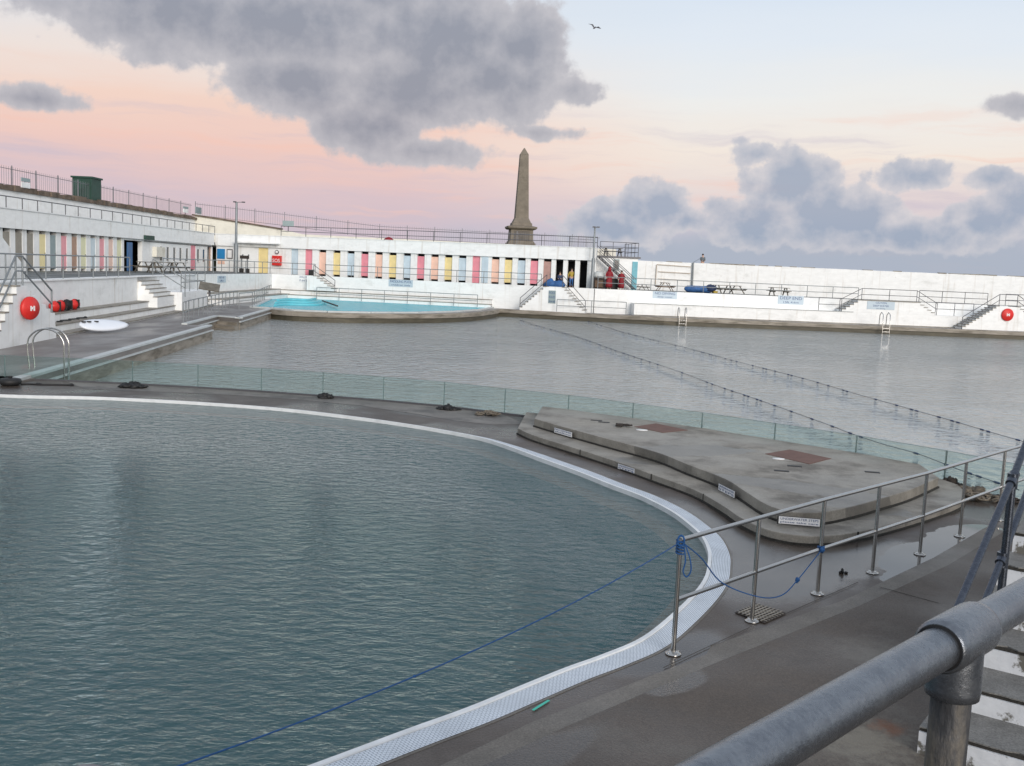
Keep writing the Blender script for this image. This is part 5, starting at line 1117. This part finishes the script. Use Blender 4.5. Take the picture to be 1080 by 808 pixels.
# galvanised handrail on the steps
g1 = V((3.12, 7.2, 0)); g2 = PD(1068, 505, 8.2); g2b = PD(1057, 588, 8.2)
gh = thing('galvanised_handrail', 'galvanised tube handrail with clamp joints climbing the steps at the right edge', 'handrail', 'foreground railings')
lo1 = PD(998, 668, 7.0); up2 = g2+(g2-lo1)*1.3+V((0, 0, .25))
one(lambda b: b.tube([lo1, g2, up2], .030, 12), 'top_rail', 'galv_dark', parent=gh)
lo1b = lo1+V((0, 0, g2b.z-g2.z)); one(lambda b: b.tube([lo1b, g2b, up2+V((0, 0, g2b.z-g2.z))], .030, 12), 'mid_rail', 'galv_dark', parent=gh)
one(lambda b: b.tube([V((lo1.x, lo1.y, 0)), lo1], .030, 12), 'post', 'galv_dark', parent=gh)
one(lambda b: b.tube([V((g2.x, g2.y, .6)), g2], .033, 12), 'post', 'galv_dark', parent=gh)
for q, dr in ((g2, (g2-lo1).normalized()), (g2b, (g2-lo1).normalized()), (lo1, (g2-lo1).normalized())):
    one(lambda b: (b.tube([q-dr*.07, q+dr*.07], .042, 12), b.tube([q+V((0, 0, -.08)), q+V((0, 0, .045))], .043, 12)), 'clamp', 'galv_dark', parent=gh)
# ---------------- near balustrade
ZT = 3.03
b1_ = P(800, 795, ZT); b2_ = P(1080, 631, ZT); bd_ = (b2_-b1_).normalized()
tee = P(1008, 672, ZT); tee = b1_+bd_*((tee-b1_).dot(bd_))
nb = thing('galvanised_balustrade', 'thick mottled galvanised tube rail with tee fitting in the lower right foreground', 'balustrade', 'foreground railings')
one(lambda b: b.tube([b1_-bd_*1.6, b1_+bd_*2.2], .0245, 40), 'top_rail', 'galv', parent=nb)
mb = MB(); rr = .0325; a = tee-bd_*.055; c = tee+bd_*.065
mb.tube([a, a+bd_*.004, a+bd_*.012, c-bd_*.012, c-bd_*.004, c], rr, 40, radii=[rr-.004, rr-.001, rr, rr, rr-.001, rr-.004]); mb.build('tee_sleeve', 'galv', nb)
mb = MB(); mb.tube([tee+V((0, 0, -.005)), tee+V((0, 0, -.062)), tee+V((0, 0, -.072)), tee+V((0, 0, -.074))], rr, 40, radii=[rr-.001, rr, rr-.001, rr-.005]); mb.build('tee_socket', 'galv', nb)
mb = MB(); mb.tube([a-bd_*.0005, a+bd_*.001], .0275, 40); mb.build('sleeve_gap', 'black', nb)
mb = MB(); mb.tube([V((tee.x, tee.y, 1.93)), tee+V((0, 0, -.05))], .0235, 40); mb.build('post', 'galv_rusty', nb)
# bent end of the next rail (bottom left)
q = PD(92, 806, 1.0)
one(lambda b: b.tube(spline([q+V((-.045, .0, -.9)), q+V((-.045, 0, -.10)), q+V((-.03, 0, -.045)), q+V((0, 0, -.024)), q+V((.032, .0, -.045)), q+V((.048, 0, -.10)), q+V((.05, 0, -.9))], 6), .022, 20), 'hoop_rail', 'galv', 'top of a galvanised hoop rail just showing at the bottom left', 'handrail')
# camera terrace
tn = V((-bd_.y, bd_.x, 0)).normalized(); e0 = b1_-bd_*9+tn*.16; e1_ = b1_+bd_*3.0+tn*.16
one(lambda b: b.prism([e0, e1_, e1_+V((3, -6, 0)), V((-8, -9, 0)), V((-9, e0.y, 0))], 0.02, 1.93), 'viewing_terrace', 'deck_asphalt', kind='structure')
# ---------------- furniture on the right deck
def picnic(label, px, D_, rz, m='wood_grey', sc=1.0, z=ZD, first=[None]):
    if first[0] is None or first[0][1] != m:
        root = thing('picnic_table', label, 'picnic table', 'picnic tables on the cabin deck')
        for i in range(1): one(lambda b: [b.box((0, -.3+.15*k, .76), (1.8, .14, .045)) for k in range(5)], 'table_top', m, parent=root)
        for s_ in (-1, 1): one(lambda b: [b.box((0, s_*(.68+.14*k), .46), (1.8, .13, .045)) for k in range(2)], 'bench', m, parent=root)
        for sx_ in (-.65, .65):
            for s_ in (-1, 1): one(lambda b: b.bar((sx_, s_*.72, 0), (sx_, s_*.22, .74), .05, .1, up=V((1, 0, 0))), 'leg', m, parent=root)
            one(lambda b: b.box((sx_+.05, 0, .40), (.045, 1.6, .1)), 'cross_beam', m, parent=root)
        first[0] = (root, m)
    else:
        root = copy_tree(first[0][0]); root['label'] = label
    root.location = (HX(px, D_, z), D_, z); root.rotation_euler = (0, 0, rz); root.scale = (sc,)*3; return root
picnic('brown picnic table seen end-on near the beige frame', 701, 92.5, R(90), 'wood')
picnic('grey picnic table just right of the blue tarpaulin roll', 762, 92.6, R(25))
picnic('grey picnic table, middle one of the row right of the tarpaulin', 777, 93.3, R(80))
picnic('grey picnic table standing alone above the deep end sign', 821, 93.0, R(5))
picnic('grey picnic table on the roof terrace above the steel stair', 646, 92.5, R(8), z=5.12)
picnic('weathered picnic table on the left deck outside the dark doorway', 157, 73, R(70))
picnic('weathered picnic table on the left deck, between two others', 172, 76, R(30))
picnic('weathered picnic table on the left deck nearest the pink door', 186, 79, R(80))
picnic('small grey picnic table beside the aqua door', 677, 92.5, R(60), sc=.7)
tp = thing('tarpaulin_roll', 'rolled blue tarpaulin with a darker end lying on the right deck', 'tarpaulin')
a = V((HX(722, 91.5, ZD+.3), 91.5, ZD+.32)); c = V((HX(748, 91.8, ZD+.3), 91.8, ZD+.33))
one(lambda b: b.tube([a, a.lerp(c, .1), a.lerp(c, .4), a.lerp(c, .7), c], .3, 12, radii=[.12, .29, .31, .30, .34]), 'roll', 'blue_cloth', parent=tp)
one(lambda b: b.blob(c+V((.1, -.1, .12)), .55, .4, .36, 10, 7, .15), 'bunched_end', 'navy', parent=tp); one(lambda b: b.box(c+V((.5, -.3, -.2)), (.4, .2, .2), .3), 'yellow_tie', 'yellow_cloth', parent=tp)
ap = thing('barbecue', 'grey metal barbecue with a round white lid at the end of the cabins', 'barbecue'); a = V((HX(631.5, 89.0, 3), 89.0, ZD))
one(lambda b: b.box(a+V((0, 0, .5)), (1.0, .6, .95)), 'cabinet', 'debris_dark', parent=ap); one(lambda b: b.lathe(a+V((0, 0, 1.0)), [(.5, 0), (.52, .15), (.42, .42), (.2, .55)], 14, sy=.7), 'lid', 'coping_white', parent=ap)
one(lambda b: b.box(a+V((.0, -.33, .45)), (.7, .04, .6)), 'front_panel', 'wood', parent=ap); one(lambda b: b.tube([a+V((-.3, -.4, 1.1)), a+V((.3, -.4, 1.1))], .03, 6), 'handle', 'steel', parent=ap)
bn = thing('storage_box', 'black storage box standing between the two people in red', 'box'); a = V((HX(645.5, 89.8, 2.6), 89.8, ZD))
one(lambda b: b.box(a+V((0, 0, .45)), (1.0, .6, .9)), 'box_body', 'black', parent=bn); one(lambda b: b.box(a+V((0, 0, .93)), (1.06, .66, .06)), 'lid', 'interior', parent=bn)
one(lambda b: b.box(V((HX(321, 91.6, 2.4), 94.6, ZD+.28)), (.42, .3, .56)), 'speaker_box', 'black', 'small black box on the deck before the first pink cabin door', 'box', bevel=.03)
heap('fabric_heap', 'black heap on the deck by the narrow windows', 'heap', 217, 284.5, 1.6, .7, 'black', z=ZD)
mt = thing('litter_bin', 'pair of grey posts with black boxes beside the tall lamp post', 'bin'); a = V((HX(257.5, 94, 2.6), 94, ZD))
for dx in (-.25, .3):
    one(lambda b: b.tube([a+V((dx, 0, 0)), a+V((dx, 0, 1.5)), a+V((dx+.15, 0, 1.7))], .07, 7), 'bin_post', 'rail_paint', parent=mt); one(lambda b: b.box(a+V((dx, 0, .2)), (.35, .3, .4)), 'bin_box', 'black', parent=mt)
one(lambda b: b.box(a+V((.02, 0, 1.45)), (.8, .3, .3)), 'bin_hood', 'debris_dark', parent=mt)
# ---------------- people
def skinned(name, joints, edges, m, parent=None, sub=2):
    me = bpy.data.meshes.new(name); me.from_pydata([j[:3] for j in joints], edges, [])
    o = bpy.data.objects.new(name, me); COL.objects.link(o)
    bm = bmesh.new(); bm.from_mesh(me); L = bm.verts.layers.skin.verify()
    for v, j in zip(bm.verts, joints): v[L].radius = (j[3], j[3] if len(j) < 5 else j[4]); v[L].use_root = False
    bm.verts.ensure_lookup_table(); bm.verts[0][L].use_root = True; bm.to_mesh(me); bm.free()
    o.modifiers.new('skin', 'SKIN'); s_ = o.modifiers.new('sub', 'SUBSURF'); s_.levels = sub; s_.render_levels = sub
    bpy.context.view_layer.update()
    m2 = bpy.data.meshes.new_from_object(o.evaluated_get(bpy.context.evaluated_depsgraph_get())); o.modifiers.clear(); o.data = m2
    m2.materials.clear(); m2.materials.append(MATS[m]); 
    for p in m2.polygons: p.use_smooth = True
    o.parent = parent; return o
def person(label, loc, rz, top, legs, hair='hair', robe=None, hood=False, h=1.75, arms='down', sit=False):
    root = thing('person', label, 'person'); k = h/1.75
    hz = .92; J = [(0, 0, hz, .15, .12), (0, 0, 1.15, .15, .11), (0, 0, 1.40, .19, .12), (0, .0, 1.50, .07), (0, -.01, 1.58, .085), (0, -.02, 1.68, .085)]
    E = [(0, 1), (1, 2), (2, 3), (3, 4), (4, 5)]
    def addj(par, *js):
        i = par
        for j in js: J.append(j); E.append((i, len(J)-1)); i = len(J)-1
        return i
    for s_ in (-1, 1):
        if sit: addj(0, (s_*.10, -.05, hz-.02, .09), (s_*.13, -.45, hz-.02, .075), (s_*.13, -.48, hz-.42, .05), (s_*.13, -.60, hz-.45, .04))
        else: addj(0, (s_*.10, 0, hz-.08, .09), (s_*.11, -.01, .50, .062), (s_*.11, .02, .09, .042), (s_*.12, -.13, .04, .04))
        ex_ = .30 if arms == 'down' else .24; ha = addj(2, (s_*.20, 0, 1.40, .06), (s_*ex_, .02, 1.14, .045), (s_*.27 if arms == 'down' else s_*.12, -.10 if arms == 'down' else -.28, .93 if arms == 'down' else 1.08, .035), (s_*.27 if arms == 'down' else s_*.08, -.13 if arms == 'down' else -.33, .85 if arms == 'down' else 1.08, .03))
    skinned('body', J, E, 'skin', root)
    C = [(0, 0, hz, .19, .15), (0, 0, 1.15, .18, .14), (0, 0, 1.38, .215, .14), (0, 0, 1.49, .10)]; CE = [(0, 1), (1, 2), (2, 3)]
    for s_ in (-1, 1):
        i = len(C); C += [(s_*.20, 0, 1.39, .08), (s_*.30, .02, 1.14, .065), (s_*.27, -.08, .96, .055)] if arms == 'down' else [(s_*.20, 0, 1.39, .08), (s_*.24, 0, 1.16, .065), (s_*.14, -.22, 1.08, .055)]
        CE += [(2, i), (i, i+1), (i+1, i+2)]
    skinned('jacket', C, CE, top, root)
    if not robe:
        for s_ in (-1, 1):
            Lg = [(s_*.09, 0, hz, .115), (s_*.11, -.01, .50, .082), (s_*.11, .02, .13, .065)] if not sit else [(s_*.09, 0, hz, .115), (s_*.13, -.45, hz-.02, .09), (s_*.13, -.48, hz-.38, .065)]
            skinned('trouser_leg', Lg, [(0, 1), (1, 2)], legs, root, 1)
    else:
        mb = MB(); mb.lathe((0, 0, 0), [(.30, .16), (.29, .4), (.25, .8), (.20, 1.0), (.23, 1.3), (.20, 1.44), (.08, 1.52)], 16, sy=.72); mb.build('robe', robe, root)
    mb = MB()
    if hood: mb.lathe((0, .01, 1.48), [(.16, 0), (.145, .12), (.13, .24), (.07, .34), (.015, .38)], 14)
    else: mb.blob((0, .02, 1.70), .105, .115, .10, 12, 8)
    mb.build('hood' if hood else 'hair', (robe or top) if hood else hair, root)
    # face
    mb = MB(); mb.blob((0, -.105, 1.64), .014, .022, .022, 6, 5); mb.build('nose', 'skin', root)
    mb = MB(); mb.blob((-.033, -.095, 1.67), .011, .01, .009, 6, 5); mb.blob((.033, -.095, 1.67), .011, .01, .009, 6, 5); mb.build('eyes', 'ink_black', root)
    root.location = loc; root.rotation_euler = (0, 0, rz); root.scale = (k, k, k); return root
person('person in a long red robe with pointed hood standing on the right deck', (HX(642.5, 88.6, 3), 88.6, ZD), R(20), 'red_dark', 'trousers', robe='red_dark', hood=True, h=1.9)
person('dark-haired person in a long red robe standing right of the hooded one', (HX(655.3, 88.8, 3), 88.8, ZD), R(-15), 'red_dark', 'trousers', robe='red_dark', h=1.68)
pbay = WB.pt(WB.at(602.3, 3), ZD, -.25); person('person in yellow jacket and blue trousers standing in an open cabin', pbay, R(10), 'yellow_cloth', 'blue_cloth', h=1.7)
pbay = WB.pt(WB.at(590.5, 3), ZD-.25, -.1); person('person in navy top sitting in an open cabin behind blue cloth', pbay, R(-10), 'navy', 'navy', sit=True, arms='up', h=1.6)
q = WB.pt(WB.at(589, 3), ZD, .75)
one(lambda b: [b.blob(q+V((random.uniform(-.7, .7), random.uniform(-.2, .2), .2)), random.uniform(.3, .5), .3, random.uniform(.25, .55), 10, 7, .15) for i in range(8)], 'towel_heap', 'blue_cloth', 'spread heap of bright blue cloth at the front of an open cabin', 'cloth')
# person beyond the sea wall with a rod
pw = V((HX(741.5, 98.3, 5), 98.3, 4.55)); fz = SWp.z(741, 277.5)
person('person in grey coat standing behind the sea wall seen from the hips up', (pw.x, 98.6, fz-.80), R(10), 'grey_coat', 'trousers', arms='up', h=1.7)
one(lambda b: b.prism([(pw.x-3, 98.0), (pw.x+3, 98.0), (pw.x+3, 100), (pw.x-3, 100)], -1.6, fz-.80), 'outer_ledge', 'concrete', kind='structure')
one(lambda b: b.tube([V((pw.x-.05, 98.3, fz+.62)), V((pw.x-1.0, 98.0, fz+.05))], .02, 5), 'fishing_rod', 'grey_coat', 'thin dark rod leaning from the grey-coated person to the wall top', 'fishing rod')
# gull
gc = PD(627, 29.5, 110); gu = thing('gull', 'dark gull gliding high in the pale sky', 'bird')
skinned('body', [(0, 0, 0, .09), (.22, 0, .03, .05), (.32, 0, .05, .035), (-.2, 0, 0, .05), (-.36, 0, -.01, .02)], [(0, 1), (1, 2), (0, 3), (3, 4)], 'gull', gu, 1)
for s_ in (-1, 1):
    mb = MB(); pts_ = [(.10, s_*.05, .03), (.18, s_*.35, .22), (.02, s_*.78, .16), (-.04, s_*.40, .20), (-.12, s_*.06, .03)]
    mb.extrude([V(p) for p in pts_], (0, 0, .02)); mb.build('wing', 'gull', gu)
gu.location = gc; gu.rotation_euler = (R(25), R(-28), R(55))
# ================================================================== CAMERA, LIGHT, WORLD
cam = bpy.data.cameras.new('camera'); co = bpy.data.objects.new('camera', cam); COL.objects.link(co); S.camera = co
M = Matrix((RT, UP, -F_)).transposed().to_4x4(); M.translation = EYE; co.matrix_world = M
cam.sensor_width = 36; cam.lens = 36*FPX/1080; cam.clip_end = 8000; cam.clip_start = .05
S.render.resolution_x = 1024; S.render.resolution_y = 766
SUN_EL = R(16); SUN_AZ = R(158)   # behind and right of the camera
su = bpy.data.lights.new('sun', 'SUN'); su.energy = 2.4; su.angle = R(30); su.color = (1, .93, .86); so = bpy.data.objects.new('sun', su); COL.objects.link(so)
dv = V((math.sin(SUN_AZ)*math.cos(SUN_EL), math.cos(SUN_AZ)*math.cos(SUN_EL), math.sin(SUN_EL))); so.rotation_euler = dv.to_track_quat('Z', 'Y').to_euler(); so.location = (0, -20, 30)
w = bpy.data.worlds.new('World'); S.world = w; w.use_nodes = True; nt = w.node_tree; bg = nt.nodes['Background']
L = nt.links.new
def lin(c): return tuple(((x/255)/12.92 if x/255 <= .04045 else ((x/255+.055)/1.055)**2.4) for x in c)
tc = N(nt, 'ShaderNodeTexCoord'); sp = N(nt, 'ShaderNodeSeparateXYZ'); L(tc.outputs['Generated'], sp.inputs[0])
def math_(op, a, b2=None, c=None):
    n = N(nt, 'ShaderNodeMath', operation=op)
    for i, v in enumerate((a, b2, c)):
        if v is None: continue
        if isinstance(v, (int, float)): n.inputs[i].default_value = v
        else: L(v, n.inputs[i])
    return n.outputs[0]
az = math_('ARCTAN2', sp.outputs[0], sp.outputs[1]); el = math_('ARCSINE', sp.outputs[2])
def dir_of(px, py):
    d_ = ray(px, py).normalized(); return math.atan2(d_.x, d_.y), math.asin(d_.z)
# clear-sky gradient: left (pinker) and right (cooler) ramps over elevation
def ramp(stops):
    cr = N(nt, 'ShaderNodeValToRGB'); mr = N(nt, 'ShaderNodeMapRange'); mr.inputs[1].default_value = -.02; mr.inputs[2].default_value = .5; L(elw, mr.inputs[0]); L(mr.outputs[0], cr.inputs[0])
    els = cr.color_ramp.elements
    for i, (e_, c_) in enumerate(stops):
        pos = (e_+.02)/.52
        if i < 2: x = els[i]; x.position = pos
        else: x = els.new(pos)
        x.color = lin(c_)+(1,)
    return cr.outputs[0]
nz0 = N(nt, 'ShaderNodeTexNoise', Scale=1.0, Detail=5.0, Roughness=.55)
cb = N(nt, 'ShaderNodeCombineXYZ'); L(math_('MULTIPLY', az, 2.2), cb.inputs[0]); L(math_('MULTIPLY', el, 16.0), cb.inputs[1]); L(cb.outputs[0], nz0.inputs['Vector'])
elw = math_('ADD', el, math_('MULTIPLY', math_('SUBTRACT', nz0.outputs['Fac'], .5), .075))
left = ramp([(-.02, (200, 190, 200)), (.035, (208, 192, 202)), (.065, (220, 196, 200)), (.10, (238, 203, 194)), (.145, (243, 213, 199)), (.18, (238, 226, 220)), (.23, (224, 230, 237)), (.5, (185, 203, 226))])
right = ramp([(-.02, (178, 186, 202)), (.04, (200, 198, 210)), (.075, (228, 214, 213)), (.115, (243, 232, 222)), (.17, (238, 238, 236)), (.22, (226, 234, 243)), (.28, (214, 227, 242)), (.5, (180, 202, 228))])
mrx = N(nt, 'ShaderNodeMapRange'); mrx.inputs[1].default_value = -.12; mrx.inputs[2].default_value = .16; L(az, mrx.inputs[0])
mxs = N(nt, 'ShaderNodeMix', data_type='RGBA'); L(mrx.outputs[0], mxs.inputs[0]); L(left, mxs.inputs[6]); L(right, mxs.inputs[7]); clear = mxs.outputs[2]
# cloud coordinates with noise warp
cv = N(nt, 'ShaderNodeCombineXYZ'); L(az, cv.inputs[0]); L(el, cv.inputs[1])
nA = N(nt, 'ShaderNodeTexNoise', Scale=12.0, Detail=6.0, Roughness=.52); L(cv.outputs[0], nA.inputs['Vector'])
nB = N(nt, 'ShaderNodeTexNoise', Scale=44.0, Detail=7.0, Roughness=.55); L(cv.outputs[0], nB.inputs['Vector'])
vr = N(nt, 'ShaderNodeTexVoronoi', Scale=42.0, feature='SMOOTH_F1'); L(cv.outputs[0], vr.inputs['Vector'])
nseA = math_('SUBTRACT', nA.outputs['Fac'], .5); nseB = math_('SUBTRACT', nB.outputs['Fac'], .5)
def field(blobs):
    out = None
    for cx, cy, rx, ry in blobs:
        a0, e0_ = dir_of(cx, cy); sa = rx/FPX; se = ry/FPX
        dx = math_('MULTIPLY', math_('SUBTRACT', az, a0), 1/sa); dy = math_('MULTIPLY', math_('SUBTRACT', el, e0_), 1/se)
        dd_ = math_('SQRT', math_('ADD', math_('MULTIPLY', dx, dx), math_('MULTIPLY', dy, dy)))
        v = math_('SUBTRACT', 1.0, dd_)
        v = math_('MULTIPLY', v, min(1.0, ry/40)**.6)
        out = v if out is None else math_('SMOOTH_MAX', out, v, .12)
    return out
def cover(f, wa, wb, lo_, hi_, puff=0.0):
    x = math_('ADD', f, math_('ADD', math_('MULTIPLY', nseA, wa), math_('MULTIPLY', nseB, wb)))
    if puff: x = math_('ADD', x, math_('MULTIPLY', math_('SUBTRACT', .35, vr.outputs['Distance']), puff))
    mr = N(nt, 'ShaderNodeMapRange', interpolation_type='SMOOTHSTEP'); mr.inputs[1].default_value = lo_; mr.inputs[2].default_value = hi_; L(x, mr.inputs[0]); return mr.outputs[0], x
big = field([(300, 25, 215, 62), (200, 15, 190, 52), (330, -12, 250, 30), (430, 95, 105, 52), (395, 135, 72, 36), (310, 85, 95, 38), (520, 85, 100, 50), (575, 140, 62, 9), (598, 96, 40, 20), (36, 104, 46, 15), (1078, 111, 42, 12), (550, 50, 55, 55), (470, 40, 110, 70), (450, 160, 80, 22)])
mB, xB = cover(big, .95, .75, -.01, .22)
cum = field([(690, 218, 50, 34), (728, 232, 42, 16), (645, 240, 70, 26), (640, 222, 34, 14), (806, 163, 38, 18), (835, 190, 56, 34), (880, 228, 84, 36), (800, 235, 70, 30), (964, 186, 48, 22), (1050, 232, 50, 24), (1048, 190, 30, 14), (1075, 212, 34, 26), (950, 250, 110, 22), (785, 148, 14, 7)])
mC, xC = cover(cum, .6, .8, .0, .17, puff=.40)
# thin horizontal streaks low on the left
nS = N(nt, 'ShaderNodeTexNoise', Scale=1.0, Detail=6.0, Roughness=.6); cS = N(nt, 'ShaderNodeCombineXYZ'); L(math_('MULTIPLY', az, 3.5), cS.inputs[0]); L(math_('ADD', math_('MULTIPLY', el, 42.0), math_('MULTIPLY', nseA, 1.0)), cS.inputs[1]); L(cS.outputs[0], nS.inputs['Vector'])
sm = N(nt, 'ShaderNodeMapRange', interpolation_type='SMOOTHSTEP'); sm.inputs[1].default_value = .5; sm.inputs[2].default_value = .72; L(nS.outputs['Fac'], sm.inputs[0])
sl = N(nt, 'ShaderNodeMapRange', interpolation_type='SMOOTHSTEP'); sl.inputs[1].default_value = .19; sl.inputs[2].default_value = .11; L(el, sl.inputs[0])
streaks = math_('MULTIPLY', sm.outputs[0], math_('MULTIPLY', sl.outputs[0], .55))
sm2 = N(nt, 'ShaderNodeMapRange', interpolation_type='SMOOTHSTEP'); sm2.inputs[1].default_value = .48; sm2.inputs[2].default_value = .3; L(nS.outputs['Fac'], sm2.inputs[0])
streaks2 = math_('MULTIPLY', sm2.outputs[0], math_('MULTIPLY', sl.outputs[0], .55))
wisp = field([(880, 275, 420, 42), (640, 262, 110, 16), (1020, 262, 120, 30)])
mW, xW = cover(wisp, .7, .3, -.1, .55)
def shade(x, c_lo, c_hi, lo_, hi_):
    mr = N(nt, 'ShaderNodeMapRange'); mr.inputs[1].default_value = lo_; mr.inputs[2].default_value = hi_; L(x, mr.inputs[0])
    m_ = N(nt, 'ShaderNodeMix', data_type='RGBA'); L(mr.outputs[0], m_.inputs[0]); m_.inputs[6].default_value = lin(c_lo)+(1,); m_.inputs[7].default_value = lin(c_hi)+(1,); return m_.outputs[2]
def over(base, top_, f):
    m_ = N(nt, 'ShaderNodeMix', data_type='RGBA'); L(f, m_.inputs[0]); L(base, m_.inputs[6]); L(top_, m_.inputs[7]); return m_.outputs[2]
mS = N(nt, 'ShaderNodeMix', data_type='RGBA'); L(streaks, mS.inputs[0]); L(clear, mS.inputs[6]); mS.inputs[7].default_value = lin((198, 190, 206))+(1,)
mS2 = N(nt, 'ShaderNodeMix', data_type='RGBA'); L(streaks2, mS2.inputs[0]); L(mS.outputs[2], mS2.inputs[6]); mS2.inputs[7].default_value = lin((246, 200, 184))+(1,); clear = mS2.outputs[2]
c = over(clear, shade(xW, (194, 193, 205), (172, 181, 196), 0, .6), math_('MULTIPLY', mW, .88))
nC = N(nt, 'ShaderNodeTexNoise', Scale=12.0, Detail=6.0, Roughness=.52); cC = N(nt, 'ShaderNodeCombineXYZ'); L(az, cC.inputs[0]); L(math_('ADD', el, .012), cC.inputs[1]); L(cC.outputs[0], nC.inputs['Vector'])
relief = math_('SUBTRACT', nC.outputs['Fac'], nA.outputs['Fac'])
c = over(c, shade(math_('ADD', math_('ADD', xC, math_('MULTIPLY', nseB, .3)), math_('MULTIPLY', relief, 1.1)), (224, 218, 219), (160, 172, 191), -.16, .58), math_('MULTIPLY', mC, .90))
c = over(c, shade(math_('ADD', math_('ADD', xB, math_('MULTIPLY', nseB, .25)), math_('MULTIPLY', relief, .8)), (208, 205, 209), (148, 152, 165), -.12, .85), math_('MULTIPLY', mB, .95))
# physical sky for the dome overhead and behind
sk = N(nt, 'ShaderNodeTexSky', sky_type='NISHITA', sun_disc=False); sk.sun_elevation = SUN_EL; sk.sun_rotation = SUN_AZ
ssc = N(nt, 'ShaderNodeVectorMath', operation='SCALE'); L(sk.outputs[0], ssc.inputs[0]); ssc.inputs['Scale'].default_value = 0.12
# pale fill added to the unseen dome to brighten the white walls
mk = N(nt, 'ShaderNodeMix', data_type='RGBA'); mk.inputs[0].default_value = .72; L(ssc.outputs[0], mk.inputs[6]); mk.inputs[7].default_value = (.74, .79, .88, 1)
# blend: front low sky -> dome
fe = N(nt, 'ShaderNodeMapRange', interpolation_type='SMOOTHSTEP'); fe.inputs[1].default_value = .30; fe.inputs[2].default_value = .55; L(el, fe.inputs[0])
fa = N(nt, 'ShaderNodeMapRange', interpolation_type='SMOOTHSTEP'); fa.inputs[1].default_value = .9; fa.inputs[2].default_value = 1.6; L(math_('ABSOLUTE', az), fa.inputs[0])
fm = math_('MAXIMUM', fe.outputs[0], fa.outputs[0])
fin = over(c, mk.outputs[2], fm)
L(fin, bg.inputs[0]); bg.inputs[1].default_value = 1.0
S.view_settings.view_transform = 'Standard'; S.view_settings.look = 'None'; S.view_settings.exposure = 0.0; S.view_settings.gamma = 1
S.render.engine = 'CYCLES'
S.cycles.max_bounces = 6; S.cycles.transparent_max_bounces = 12; S.cycles.caustics_reflective = False; S.cycles.caustics_refractive = False
